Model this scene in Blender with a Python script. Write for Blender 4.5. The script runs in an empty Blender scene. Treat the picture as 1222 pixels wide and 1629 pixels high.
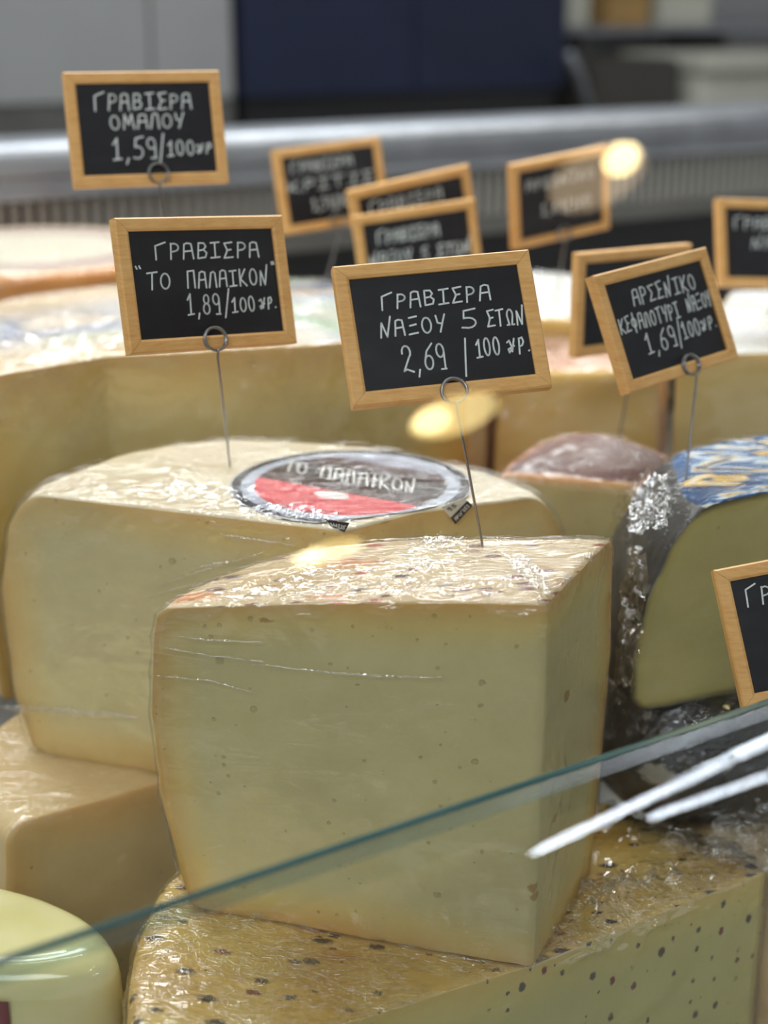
import bpy, bmesh, math, random
from mathutils import Vector, Matrix, Euler, noise

random.seed(4)
scene = bpy.context.scene
COL = scene.collection
CAMZ = 1.40                       # eye height above the shop floor
FPX = 2350.0
PITCH = math.atan((814.5 - 13) / FPX)

# ------------------------------------------------------------------ camera
cam_d = bpy.data.cameras.new('camera')
cam = bpy.data.objects.new('camera', cam_d)
COL.objects.link(cam)
cam.location = (0, 0, CAMZ)
cam.rotation_euler = (math.pi / 2 - PITCH, 0, 0)
cam_d.sensor_fit = 'VERTICAL'
cam_d.sensor_height = 36.0
cam_d.lens = FPX / 1629 * 36.0
cam_d.clip_start = 0.01
cam_d.dof.use_dof = True
cam_d.dof.focus_distance = 0.600
cam_d.dof.aperture_fstop = 5.6
scene.camera = cam

# ------------------------------------------------------------------ world, lights, exposure
world = bpy.data.worlds.new('world')
scene.world = world
world.use_nodes = True
world.node_tree.nodes['Background'].inputs[0].default_value = (0.97, 0.97, 1.0, 1)
world.node_tree.nodes['Background'].inputs[1].default_value = 0.50
scene.view_settings.view_transform = 'Standard'
scene.view_settings.look = 'None'
scene.view_settings.exposure = 0.12
scene.view_settings.gamma = 1.0
scene.view_settings.use_curve_mapping = False
scene.cycles.use_denoising = True
scene.cycles.max_bounces = 8
scene.cycles.diffuse_bounces = 3
scene.cycles.glossy_bounces = 3
scene.cycles.adaptive_threshold = 0.03
scene.cycles.transparent_max_bounces = 18
scene.cycles.sample_clamp_indirect = 6.0

AX = Vector((0.842, 0.539, 0))     # along the display case
IN = Vector((-0.539, 0.842, 0))    # into the case, away from the customer


def case_pt(q, l, z):
    """q: metres into the case, l: metres along it, z: metres below/above the eye."""
    v = IN * q + AX * l
    return Vector((v.x, v.y, CAMZ + z))


def area_light(name, loc, target, sx, sy, power, col=(1, 1, 1)):
    d = bpy.data.lights.new(name, 'AREA')
    d.shape = 'RECTANGLE'
    d.size, d.size_y = sx, sy
    d.energy = power
    d.color = col
    o = bpy.data.objects.new(name, d)
    COL.objects.link(o)
    o.location = loc
    z = (Vector(loc) - Vector(target)).normalized()
    x = (AX - z * AX.dot(z)).normalized()
    y = z.cross(x)
    o.rotation_euler = Matrix((x, y, z)).transposed().to_euler()
    return o


# the LED strip under the case canopy, the shop's ceiling panels over the service side and the aisle
area_light('canopy_strip', case_pt(1.30, 0.60, 0.46), case_pt(0.65, 0.40, -0.25), 2.4, 0.06, 9.5, (1.0, 0.98, 0.93))
area_light('canopy_strip_front', case_pt(0.80, 0.45, 0.66), case_pt(0.60, 0.40, -0.25), 2.4, 0.03, 6, (1.0, 0.97, 0.90))
area_light('ceiling_panel_service', case_pt(1.75, 0.9, 1.50), case_pt(1.2, 0.7, -0.3), 2.4, 0.4, 46, (0.92, 0.96, 1.0))
area_light('ceiling_panel_aisle', case_pt(-0.9, -0.9, 1.50), case_pt(0.6, 0.3, -0.3), 2.4, 0.6, 30, (0.97, 0.98, 1.0))


# ------------------------------------------------------------------ helpers
def ray(u, v):
    x = (u - 611) / FPX
    y = -(v - 814.5) / FPX
    c, s = math.cos(PITCH), math.sin(PITCH)
    return Vector((x, c + y * s, -s + y * c))


def onz(u, v, z):
    """plan position (x, y) of a photo point on the level plane z below the eye"""
    d = ray(u, v)
    t = z / d.z
    return (d.x * t, d.y * t)


def tag(o, label=None, cat=None, group=None, kind=None):
    if label: o['label'] = label
    if cat: o['category'] = cat
    if group: o['group'] = group
    if kind: o['kind'] = kind
    return o


def empty(name, loc):
    o = bpy.data.objects.new(name, None)
    o.empty_display_size = 0.02
    COL.objects.link(o)
    o.location = loc
    return o


def link(name, me, mats, parent=None, smooth=True):
    """me holds world coordinates relative to the eye plane; origin goes to the parent"""
    if not isinstance(mats, (list, tuple)):
        mats = [mats]
    for m in mats:
        me.materials.append(m)
    if smooth:
        for p in me.polygons:
            p.use_smooth = True
    o = bpy.data.objects.new(name, me)
    COL.objects.link(o)
    if parent is not None:
        o.parent = parent
    return o


def world_loc(o):
    v = Vector((0, 0, 0))
    while o is not None:
        v += o.location
        o = o.parent
    return v


def mesh_obj(name, verts, faces, mats, parent=None, smooth=False, fmat=None):
    off = world_loc(parent) if parent is not None else Vector((0, 0, 0))
    me = bpy.data.meshes.new(name)
    me.from_pydata([tuple(Vector(v) - off) for v in verts], [], faces)
    me.validate()
    me.update()
    o = link(name, me, mats, parent, smooth)
    if fmat:
        for p, m in zip(me.polygons, fmat):
            p.material_index = m
    return o


def box_vf(o, ex, ey, ez, sx, sy, sz, bev=0.0):
    """box with centre o, unit axes ex ey ez and full sizes; optionally chamfered"""
    bm = bmesh.new()
    bmesh.ops.create_cube(bm, size=1)
    for v in bm.verts:
        v.co = Vector((v.co.x * sx, v.co.y * sy, v.co.z * sz))
    if bev > 0:
        bmesh.ops.bevel(bm, geom=list(bm.edges), offset=bev, segments=2, profile=0.6, affect='EDGES')
    M = Matrix((ex, ey, ez)).transposed()
    bm.verts.index_update()
    vs = [M @ v.co + Vector(o) for v in bm.verts]
    fs = [[v.index for v in f.verts] for f in bm.faces]
    bm.free()
    return vs, fs


def merge(parts):
    V, F = [], []
    for vs, fs in parts:
        n = len(V)
        V += list(vs)
        F += [[i + n for i in f] for f in fs]
    return V, F


def tube_vf(pts, r, n=10, caps=True, closed=False):
    pts = [Vector(p) for p in pts]
    V, F = [], []
    m = len(pts)
    prev = None
    for i, p in enumerate(pts):
        if closed:
            t = (pts[(i + 1) % m] - pts[i - 1]).normalized()
        else:
            t = (pts[min(i + 1, m - 1)] - pts[max(i - 1, 0)]).normalized()
        if prev is None:
            a = t.orthogonal().normalized()
        else:
            a = (prev - t * prev.dot(t)).normalized()
        prev = a
        b = t.cross(a)
        rr = r[i] if isinstance(r, (list, tuple)) else r
        for k in range(n):
            an = 2 * math.pi * k / n
            V.append(p + (a * math.cos(an) + b * math.sin(an)) * rr)
    for i in range(m if closed else m - 1):
        j = (i + 1) % m
        for k in range(n):
            l = (k + 1) % n
            F.append([i * n + k, i * n + l, j * n + l, j * n + k])
    if caps and not closed:
        F.append(list(range(n))[::-1])
        F.append([(m - 1) * n + k for k in range(n)])
    return V, F


def extrude_profile(prof, l0, l1, name, mat, parent, smooth=False):
    """prof: list of (q, z) closed, extruded along the case"""
    n = len(prof)
    V = [case_pt(q, l0, z) for q, z in prof] + [case_pt(q, l1, z) for q, z in prof]
    F = [[i, (i + 1) % n, n + (i + 1) % n, n + i] for i in range(n)]
    F += [list(range(n))[::-1], list(range(n, 2 * n))]
    return mesh_obj(name, V, F, mat, parent, smooth)


# ------------------------------------------------------------------ material kit
class NT:
    def __init__(self, name):
        self.m = bpy.data.materials.new(name)
        self.m.use_nodes = True
        self.t = self.m.node_tree
        self.t.nodes.clear()
        self.out = self.n('ShaderNodeOutputMaterial')
        self._oc = None

    def n(self, kind, **kw):
        nd = self.t.nodes.new(kind)
        for k, v in kw.items():
            setattr(nd, k, v)
        return nd

    def put(self, sock, val):
        if val is None:
            return
        if isinstance(val, bpy.types.NodeSocket):
            self.t.links.new(val, sock)
        else:
            if isinstance(val, tuple) and len(val) == 3 and sock.type == 'RGBA':
                val = val + (1,)
            sock.default_value = val

    def obj(self):
        if self._oc is None:
            self._oc = self.n('ShaderNodeTexCoord').outputs['Object']
        return self._oc

    def mapped(self, scale=(1, 1, 1), rot=(0, 0, 0), loc=(0, 0, 0)):
        m = self.n('ShaderNodeMapping')
        self.put(m.inputs['Vector'], self.obj())
        m.inputs['Scale'].default_value = scale
        m.inputs['Rotation'].default_value = rot
        m.inputs['Location'].default_value = loc
        return m.outputs[0]

    def noise(self, scale, detail=4, rough=0.55, vec=None, dist=0.0):
        nd = self.n('ShaderNodeTexNoise')
        self.put(nd.inputs['Vector'], vec or self.obj())
        nd.inputs['Scale'].default_value = scale
        nd.inputs['Detail'].default_value = detail
        nd.inputs['Roughness'].default_value = rough
        nd.inputs['Distortion'].default_value = dist
        return nd.outputs['Fac']

    def math(self, op, a, b=None, c=None, clamp=False):
        nd = self.n('ShaderNodeMath', operation=op, use_clamp=clamp)
        self.put(nd.inputs[0], a)
        self.put(nd.inputs[1], b)
        if c is not None:
            self.put(nd.inputs[2], c)
        return nd.outputs[0]

    def rng(self, v, a, b, c=0.0, d=1.0, smooth=False):
        nd = self.n('ShaderNodeMapRange')
        if smooth:
            nd.interpolation_type = 'SMOOTHSTEP'
        self.put(nd.inputs[0], v)
        for i, x in enumerate((a, b, c, d)):
            self.put(nd.inputs[i + 1], x)
        return nd.outputs[0]

    def ramp(self, v, stops, const=False):
        nd = self.n('ShaderNodeValToRGB')
        cr = nd.color_ramp
        if const:
            cr.interpolation = 'CONSTANT'
        while len(cr.elements) < len(stops):
            cr.elements.new(0.5)
        for e, (p, c) in zip(cr.elements, stops):
            e.position = p
            e.color = tuple(c) + (1,)
        self.put(nd.inputs[0], v)
        return nd.outputs[0]

    def mix(self, fac, a, b, mode='MIX'):
        nd = self.n('ShaderNodeMix', data_type='RGBA', blend_type=mode)
        self.put(nd.inputs[0], fac)
        self.put(nd.inputs[6], a)
        self.put(nd.inputs[7], b)
        return nd.outputs[2]

    def attr(self, name):
        return self.n('ShaderNodeAttribute', attribute_name=name).outputs['Fac']

    def specks(self, scale, size, keep, vec=None, soft=0.25):
        """blobs: 1 inside a speck; keep = share of cells that hold one"""
        v = self.n('ShaderNodeTexVoronoi')
        self.put(v.inputs['Vector'], vec or self.obj())
        v.inputs['Scale'].default_value = scale
        sep = self.n('ShaderNodeSeparateColor')
        self.put(sep.inputs[0], v.outputs['Color'])
        r = self.math('MULTIPLY', sep.outputs[1], size)
        wob = self.math('MULTIPLY', self.noise(scale * 6, 3, 0.7), size * 1.2)
        d = self.math('ADD', v.outputs['Distance'], self.math('SUBTRACT', wob, size * 0.66))
        inside = self.rng(d, r, self.math('MULTIPLY', r, 1 - soft), 0, 1)
        gate = self.math('LESS_THAN', sep.outputs[0], keep)
        return self.math('MULTIPLY', inside, gate, clamp=True), sep.outputs[2]

    def bump(self, h, strength=0.5, dist=0.001, normal=None):
        nd = self.n('ShaderNodeBump')
        nd.inputs['Strength'].default_value = strength
        nd.inputs['Distance'].default_value = dist
        self.put(nd.inputs['Height'], h)
        if normal is not None:
            self.put(nd.inputs['Normal'], normal)
        return nd.outputs[0]

    def principled(self, color, rough=0.5, metal=0.0, normal=None, **kw):
        b = self.n('ShaderNodeBsdfPrincipled')
        self.put(b.inputs['Base Color'], color)
        self.put(b.inputs['Roughness'], rough)
        self.put(b.inputs['Metallic'], metal)
        if normal is not None:
            self.put(b.inputs['Normal'], normal)
        for k, v in kw.items():
            self.put(b.inputs[k.replace('_', ' ')], v)
        self.t.links.new(b.outputs[0], self.out.inputs[0])
        return self.m


def srgb(r, g, b):
    f = lambda c: (c / 255 / 12.92) if c / 255 <= 0.04045 else ((c / 255 + 0.055) / 1.055) ** 2.4
    return (f(r), f(g), f(b))


def mat_plain(name, col, rough=0.5, metal=0.0, noise_amt=0.06, scale=40, bump=0.1, **kw):
    k = NT(name)
    n = k.noise(scale, 4)
    c = k.mix(k.rng(n, 0.3, 0.7), tuple(x * (1 - noise_amt * 2) for x in col), tuple(min(1, x * (1 + noise_amt)) for x in col))
    return k.principled(c, rough, metal, k.bump(n, bump, 0.001), **kw)


def mat_paste(name, paste, warm, edge, depth=0.016, pits=0.5, fleck=None, stain=None):
    """cut cheese: pale inside, warmer towards the rind, small eyes and tears"""
    k = NT(name)
    d = k.attr('rind_d')
    big = k.noise(22, 3)
    d2 = k.math('ADD', d, k.math('MULTIPLY', k.math('SUBTRACT', big, 0.5), depth * 0.5))
    c = k.ramp(k.rng(d2, 0.0, depth), [(0.0, edge), (0.25, tuple((a + b) / 2 for a, b in zip(edge, warm))), (0.5, warm), (1.0, paste)])
    mot = k.noise(60, 5, 0.6)
    c = k.mix(k.rng(mot, 0.35, 0.7, 0, 0.22), c, tuple(x * 0.72 for x in warm))
    cloud = k.noise(9, 2)
    c = k.mix(k.rng(cloud, 0.40, 0.65, 0, 0.34), c, tuple(x * 0.62 for x in paste))
    haze = k.noise(28, 5, 0.65, k.mapped((1, 1, 2.2)))
    c = k.mix(k.rng(haze, 0.52, 0.72, 0, 0.35), c, tuple(min(1, x * 1.12) for x in paste))
    pit, rnd = k.specks(165, 0.17, 0.85 * pits)
    pit2, _ = k.specks(80, 0.15, 0.6 * pits)
    pp = k.math('MAXIMUM', pit, pit2)
    c = k.mix(k.math('MULTIPLY', pp, 0.38), c, tuple(x * 0.42 for x in warm))
    if stain:
        sm, _ = k.specks(42, 0.17, 0.55, k.mapped((0.6, 1, 1.3)))
        c = k.mix(k.math('MULTIPLY', sm, 0.75), c, stain)
    h = k.math('SUBTRACT', k.math('MULTIPLY', k.noise(260, 5, 0.65), 0.5), k.math('MULTIPLY', pp, 1.6))
    if fleck:
        f1, r1 = k.specks(150, 0.32, 0.85, k.mapped((1, 1, 0.75)), soft=0.3)
        fc = k.ramp(r1, [(0.0, fleck[0]), (0.45, fleck[1]), (0.75, fleck[2])], True)
        c = k.mix(f1, c, fc)
    return k.principled(c, 0.42, 0, k.bump(h, 0.55, 0.0009), Subsurface_Weight=0.18,
                        Subsurface_Radius=(0.012, 0.007, 0.003), Subsurface_Scale=0.5, Specular_IOR_Level=0.35)


def mat_rind(name, light, dark, spots=None, keep=0.3, sc=70, streak=(1, 1, 1), size=0.2, rough=0.5, coarse=14, stains=None):
    k = NT(name)
    n = k.noise(coarse, 5, 0.6)
    fine = k.noise(220, 4, 0.6, k.mapped(streak))
    c = k.mix(k.rng(n, 0.36, 0.66), light, dark)
    c = k.mix(k.rng(fine, 0.4, 0.7, 0, 0.25), c, tuple(min(1, x * 1.25) for x in light))
    if spots:
        s, r = k.specks(sc, size, keep, k.mapped((0.55, 1, 1)), soft=0.4)
        c = k.mix(s, c, k.ramp(r, [(0.0, spots[0]), (0.4, spots[1]), (0.7, spots[2])], True))
    if stains:
        s2, r2 = k.specks(34, 0.30, 0.6, k.mapped((0.5, 1.3, 1)), soft=0.7)
        c = k.mix(k.math('MULTIPLY', s2, 0.75), c, stains)
    return k.principled(c, rough, 0, k.bump(k.math('ADD', fine, n), 0.4, 0.0012), Subsurface_Weight=0.1,
                        Subsurface_Radius=(0.01, 0.006, 0.003), Subsurface_Scale=0.4)


def mat_film(name, streak=(30, 260, 120), rot=0.0, strength=0.9, haze=0.05, gain=1.3, fine=1.0, side=0.12, f0=0.07):
    """clear cling film: transparent with sharp wrinkled reflections; taut on the cut faces, bunched on top"""
    k = NT(name)
    geo = k.n('ShaderNodeNewGeometry')
    sp = k.n('ShaderNodeSeparateXYZ')
    k.put(sp.inputs[0], geo.outputs['Normal'])
    top = k.rng(k.math('ABSOLUTE', sp.outputs[2]), 0.25, 0.75, side, 1.0)
    a = k.noise(1.0, 3, 0.6, k.mapped(streak, (0, 0, rot)), 0.6)
    ridge = k.math('ABSOLUTE', k.math('SUBTRACT', a, 0.5))
    ridge = k.math('POWER', k.math('SUBTRACT', 1.0, k.math('MULTIPLY', ridge, 4.5), clamp=True), 3.0)
    where = k.rng(k.noise(18, 3), 0.38, 0.52)
    ridge = k.math('MULTIPLY', ridge, where)
    b = k.noise(95 * fine, 3, 0.55, None, 1.2)
    patch = k.rng(k.noise(24, 2, 0.5, k.mapped((1, 1, 1), (0, 0, 0), (3, 1, 2))), 0.46, 0.62)
    h = k.math('ADD', k.math('MULTIPLY', ridge, 1.0), k.math('MULTIPLY', k.math('MULTIPLY', b, patch), 1.8))
    h = k.math('MULTIPLY', h, top)
    nrm = k.bump(h, strength, 0.0007)
    dt = k.n('ShaderNodeVectorMath', operation='DOT_PRODUCT')
    k.put(dt.inputs[0], geo.outputs['Incoming'])
    k.put(dt.inputs[1], nrm)
    c = k.math('ABSOLUTE', dt.outputs['Value'], clamp=True)
    sch = k.math('ADD', f0, k.math('MULTIPLY', k.math('POWER', k.math('SUBTRACT', 1.0, c, clamp=True), 5.0), 0.3))
    fac = k.math('ADD', k.math('MULTIPLY', sch, gain), k.math('MULTIPLY', k.math('MULTIPLY', ridge, top), haze), clamp=True)
    gl = k.n('ShaderNodeBsdfGlossy')
    gl.inputs['Roughness'].default_value = 0.07
    gl.inputs['Color'].default_value = (0.98, 0.98, 1, 1)
    k.put(gl.inputs['Normal'], nrm)
    tr = k.n('ShaderNodeBsdfTransparent')
    tr.inputs['Color'].default_value = (0.985, 0.985, 0.98, 1)
    mx = k.n('ShaderNodeMixShader')
    k.put(mx.inputs[0], fac)
    k.t.links.new(tr.outputs[0], mx.inputs[1])
    k.t.links.new(gl.outputs[0], mx.inputs[2])
    k.t.links.new(mx.outputs[0], k.out.inputs[0])
    return k.m


def mat_glass(name, tint=(0.975, 0.99, 0.985), gain=1.0, rough=0.0):
    k = NT(name)
    fr = k.n('ShaderNodeFresnel')
    fr.inputs['IOR'].default_value = 1.5
    gl = k.n('ShaderNodeBsdfGlossy')
    gl.inputs['Roughness'].default_value = rough
    tr = k.n('ShaderNodeBsdfTransparent')
    tr.inputs['Color'].default_value = tint + (1,)
    mx = k.n('ShaderNodeMixShader')
    geo = k.n('ShaderNodeNewGeometry')
    front = k.math('SUBTRACT', 1.0, geo.outputs['Backfacing'])
    k.put(mx.inputs[0], k.math('MULTIPLY', k.math('MULTIPLY', fr.outputs[0], gain), front, clamp=True))
    k.t.links.new(tr.outputs[0], mx.inputs[1])
    k.t.links.new(gl.outputs[0], mx.inputs[2])
    k.t.links.new(mx.outputs[0], k.out.inputs[0])
    return k.m


def mat_emit(name, col, strength):
    k = NT(name)
    e = k.n('ShaderNodeEmission')
    n = k.noise(30, 2)
    k.put(e.inputs[0], k.mix(k.rng(n, 0.3, 0.7, 0, 0.15), col, tuple(x * 0.9 for x in col)))
    e.inputs[1].default_value = strength
    k.t.links.new(e.outputs[0], k.out.inputs[0])
    return k.m


def mat_wood(name):
    k = NT(name)
    g = k.noise(1.0, 4, 0.6, k.mapped((120, 120, 900)), 0.4)
    n = k.noise(90, 3)
    c = k.mix(k.rng(g, 0.3, 0.7), srgb(234, 182, 112), srgb(212, 154, 86))
    c = k.mix(k.rng(n, 0.4, 0.7, 0, 0.35), c, srgb(242, 198, 134))
    return k.principled(c, 0.5, 0, k.bump(g, 0.2, 0.0004))


def mat_board(name):
    k = NT(name)
    n = k.noise(1.0, 4, 0.6, k.mapped((60, 60, 150)))
    c = k.mix(k.rng(n, 0.45, 0.75, 0, 0.5), srgb(24, 23, 28), srgb(44, 43, 50))
    return k.principled(c, 0.42, 0, k.bump(k.noise(500, 2), 0.08, 0.0003), Specular_IOR_Level=0.35)


WOOD = mat_wood('tag_wood')
BOARD = mat_board('tag_chalkboard')
CHALK = mat_plain('chalk_ink', srgb(226, 232, 232), 0.7, 0, 0.08, 400, 0.1)
WIRE = mat_plain('pin_steel', srgb(150, 150, 152), 0.28, 1.0, 0.05, 200, 0.05)
STEEL = mat_plain('brushed_steel', srgb(150, 152, 158), 0.42, 0.75, 0.08, 20, 0.05)
SLAT = mat_plain('grille_enamel', srgb(170, 168, 162), 0.45, 0.2, 0.05, 20, 0.05)
STEEL_D = mat_plain('dull_steel', srgb(120, 118, 114), 0.45, 0.6, 0.1, 12, 0.05)
BLACK = mat_plain('black_plastic', srgb(22, 22, 24), 0.5, 0, 0.1, 40, 0.05)
DECK = mat_plain('deck_steel', srgb(150, 148, 142), 0.4, 0.7, 0.08, 20, 0.05)
GLASS = mat_glass('case_glass')
GLASS_EDGE_M = NT('glass_edge')
GLASS_EDGE = GLASS_EDGE_M.principled(GLASS_EDGE_M.mix(GLASS_EDGE_M.noise(20, 2), srgb(40, 78, 84), srgb(70, 108, 110)), 0.2, 0, None)


# ------------------------------------------------------------------ the shop around the case
def struct(name, V, F, mat):
    o = mesh_obj(name, V, F, mat)
    return tag(o, kind='structure')


def plank_box(q0, q1, l0, l1, z0, z1, bev=0.0):
    c = case_pt((q0 + q1) / 2, (l0 + l1) / 2, (z0 + z1) / 2)
    return box_vf(c, AX, IN, Vector((0, 0, 1)), l1 - l0, q1 - q0, z1 - z0, bev)


FLOORM = mat_plain('floor_tile', srgb(140, 134, 126), 0.35, 0, 0.06, 5, 0.02)
WALLM = mat_plain('wall_panel_grey', srgb(168, 168, 170), 0.45, 0, 0.03, 3, 0.02)
CEILM = mat_plain('ceiling_paint', srgb(120, 120, 120), 0.8, 0, 0.03, 3, 0.02)
struct('floor', *plank_box(-3.5, 3.7, -3.5, 5.5, -CAMZ - 0.05, -CAMZ), FLOORM)
struct('wall_back', *plank_box(3.30, 3.40, -3.5, 5.5, -CAMZ, 1.7), WALLM)
struct('ceiling', *plank_box(-3.5, 3.7, -3.5, 5.5, 1.70, 1.75), CEILM)

# ------------------------------------------------------------------ the display case
DECKZ = -0.50
case = empty('display_case', case_pt(0.8, 0.4, -CAMZ))
tag(case, 'refrigerated glass-fronted cheese display case with a steel rear rail and slatted air grille', 'display case')
V, F = plank_box(0.25, 1.42, -0.9, 2.2, DECKZ - 0.04, DECKZ)
mesh_obj('deck', V, F, DECK, case)
V, F = plank_box(0.27, 1.40, -0.88, 2.18, -CAMZ, DECKZ - 0.041)
mesh_obj('cabinet_base', V, F, STEEL_D, case)
RQ = 1.35
# rounded rear rail
prof = [(RQ + 0.09, -0.165), (RQ + 0.09, -0.122), (RQ + 0.075, -0.116), (RQ + 0.03, -0.116)]
for i in range(7):
    a = math.pi / 2 * i / 6
    prof.append((RQ + 0.015 - 0.022 * math.sin(a), -0.138 + 0.022 * math.cos(a)))
prof += [(RQ - 0.007, -0.146), (RQ - 0.002, -0.150), (RQ - 0.002, -0.158), (RQ - 0.008, -0.161), (RQ - 0.008, -0.168), (RQ + 0.0, -0.171), (RQ + 0.06, -0.171)]
rail = extrude_profile(prof[::-1], -0.9, 2.2, 'rear_rail', STEEL, case, False)
V, F = plank_box(RQ + 0.03, RQ + 0.05, -0.9, 2.2, DECKZ, -0.172)
mesh_obj('rear_panel', V, F, BLACK, case)
# slatted air grille, one slat after another
gl = empty('air_grille', case_pt(RQ, 0.4, -0.2) - world_loc(case))
gl.parent = case
V, F = plank_box(RQ + 0.004, RQ + 0.012, 0, 0.0066, -0.222, -0.1715)
me_s = bpy.data.meshes.new('slat')
o0 = case_pt(RQ, 0, -0.2)
me_s.from_pydata([tuple(v - o0) for v in V], [], F)
me_s.materials.append(SLAT)
for i in range(150):
    s = bpy.data.objects.new('slat', me_s)
    COL.objects.link(s)
    s.parent = gl
    s.location = case_pt(RQ, -0.30 + 0.0135 * i, -0.2) - world_loc(gl)
V, F = plank_box(RQ - 0.004, RQ + 0.014, -0.9, 2.2, -0.240, -0.2225)
mesh_obj('grille_sill', V, F, STEEL_D, case)
# hidden risers that carry the rear row
for (x0, x1, y0, y1, zt) in [(-0.19, 0.01, 0.83, 0.97, -0.36), (-0.34, -0.24, 1.16, 1.30, -0.36), (0.075, 0.125, 0.765, 0.82, -0.38),
                             (0.08, 0.15, 0.90, 0.96, -0.36), (0.06, 0.16, 1.04, 1.18, -0.36), (0.22, 0.36, 0.92, 1.06, -0.36)]:
    V, F = box_vf(((x0 + x1) / 2, (y0 + y1) / 2, CAMZ + (zt + DECKZ) / 2), Vector((1, 0, 0)), Vector((0, 1, 0)), Vector((0, 0, 1)), x1 - x0, y1 - y0, zt - DECKZ)
    mesh_obj('riser', V, F, BLACK, case)

# front glass: two leaning panes in one slope; the lower one ends in a polished green edge
ELEV = math.radians(35)
GN = Vector((0.539 * math.cos(ELEV), -0.842 * math.cos(ELEV), math.sin(ELEV))).normalized()   # towards the customer
GU = (Vector((0, 0, 1)) - GN * GN.z).normalized()                                        # up the slope
G0 = Vector((-0.0099, 0.3929, -0.2421))                                                # a point on the top edge of the lower pane
PLANE_D = GN.dot(G0)


def pane(name, u0, u1, depth0, thick, lw0, lw1, edge):
    ctr = G0 + AX * (lw0 + lw1) / 2 + GU * (u0 + u1) / 2 - GN * (depth0 + thick / 2) + Vector((0, 0, CAMZ))
    V, F = box_vf(ctr, AX, GU, GN, lw1 - lw0, u1 - u0, thick)
    fm = []
    for f in F:
        n = (V[f[1]] - V[f[0]]).cross(V[f[2]] - V[f[1]]).normalized()
        fm.append(1 if edge and abs(n.dot(GU)) > 0.9 else 0)
    return mesh_obj(name, V, F, [GLASS, GLASS_EDGE], case, False, fm)


pane('lower_glass_pane', -0.30, 0.0, 0.0, 0.006, -0.6, 1.3, True)
EDGE_HI = mat_glass('glass_edge_bevel', (0.80, 0.86, 0.86), 3.0, 0.15)


def edge_strip(name, prof, mat):
    V = []
    for l in (-0.6, 1.3):
        for u, d in prof:
            V.append(G0 + AX * l + GU * u + GN * d + Vector((0, 0, CAMZ)))
    n = len(prof)
    F = [[i, (i + 1) % n, n + (i + 1) % n, n + i] for i in range(n)] + [list(range(n))[::-1], list(range(n, 2 * n))]
    return mesh_obj(name, V, F, mat, case)


edge_strip('polished_edge', [(0.0022, -0.006), (0.0026, -0.003), (0.0022, 0.0), (0.0006, 0.0006), (0.0002, -0.006)], GLASS_EDGE)
edge_strip('edge_bevel', [(0.0001, 0.0006), (-0.0045, 0.0003), (-0.0045, 0.0001), (0.0001, 0.0001)], EDGE_HI)
pane('upper_glass_pane', -0.012, 0.47, 0.0075, 0.004, -0.6, 1.3, False)

# ------------------------------------------------------------------ behind the counter
NAVY = mat_plain('navy_panel', srgb(13, 26, 58), 0.6, 0, 0.1, 6, 0.05)
DARKG = mat_plain('back_counter_dark', srgb(70, 66, 60), 0.5, 0.2, 0.08, 6, 0.05)
PALE = mat_plain('pale_plastic', srgb(214, 212, 196), 0.5, 0, 0.05, 10, 0.05)
WARM = mat_plain('warm_cardboard', srgb(190, 150, 90), 0.7, 0, 0.08, 20, 0.05)


def on_q(u, v, q):
    d = ray(u, v)
    t = q / d.dot(IN)
    p = d * t
    return p.dot(AX), p.z


def back_thing(name, u0, u1, v0, v1, q, dq, mat, label, cat, bev=0.01):
    l0, z1 = on_q(u0, v0, q)
    l1, _ = on_q(u1, v0, q)
    _, z0 = on_q((u0 + u1) / 2, v1, q)
    V, F = plank_box(q, q + dq, l0, l1, z0, z1, bev)
    e = empty(name, case_pt(q, (l0 + l1) / 2, z0))
    tag(e, label, cat)
    return e, V, F, (l0, l1, z0, z1)


l0, _ = on_q(-60, 180, 2.55)
l1, _ = on_q(1500, 180, 2.55)
bc = empty('back_counter', case_pt(2.8, (l0 + l1) / 2, -CAMZ))
tag(bc, 'dark steel work counter behind the cheese case', 'counter')
mesh_obj('worktop', *plank_box(2.50, 3.25, l0, l1, -0.33, -0.29, 0.004), STEEL_D, bc)
mesh_obj('cabinet_body', *plank_box(2.55, 3.25, l0, l1, -CAMZ, -0.331), DARKG, bc)

WT = -0.29


def standing(name, u0, u1, v0, q, dq, mats, label, cat, zbot=WT):
    l0, zt = on_q(u0, v0, q)
    l1, _ = on_q(u1, v0, q)
    e = empty(name, case_pt(q + dq / 2, (l0 + l1) / 2, zbot))
    tag(e, label, cat)
    return e, l0, l1, zbot, zt


# navy cupboard standing on the counter
e, l0, l1, zb, zt = standing('navy_cupboard', 382, 905, -40, 2.75, 0.4, None, 'tall navy blue cupboard with plain doors behind the counter', 'cupboard')
_, zn = on_q(600, 152, 2.75)
mesh_obj('shade_plinth', *plank_box(2.77, 3.13, l0 + 0.01, l1 - 0.01, zb, zn), BLACK, e)  # black base stands in for the shadow band between cupboard and counter
mesh_obj('carcass', *plank_box(2.77, 3.15, l0, l1, zn, zt + 0.2, 0.004), NAVY, e)
lm = (l0 + l1) / 2
for a, b in ((l0, lm - 0.002), (lm + 0.002, l1)):
    d = mesh_obj('door', *plank_box(2.75, 2.77, a, b, zn + 0.004, zt + 0.2, 0.004), NAVY, e)
    hx = b - 0.03 if a == l0 else a + 0.03
    mesh_obj('handle', *plank_box(2.73, 2.75, hx - 0.006, hx + 0.006, zn + 0.28, zn + 0.42, 0.003), STEEL_D, d)
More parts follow.
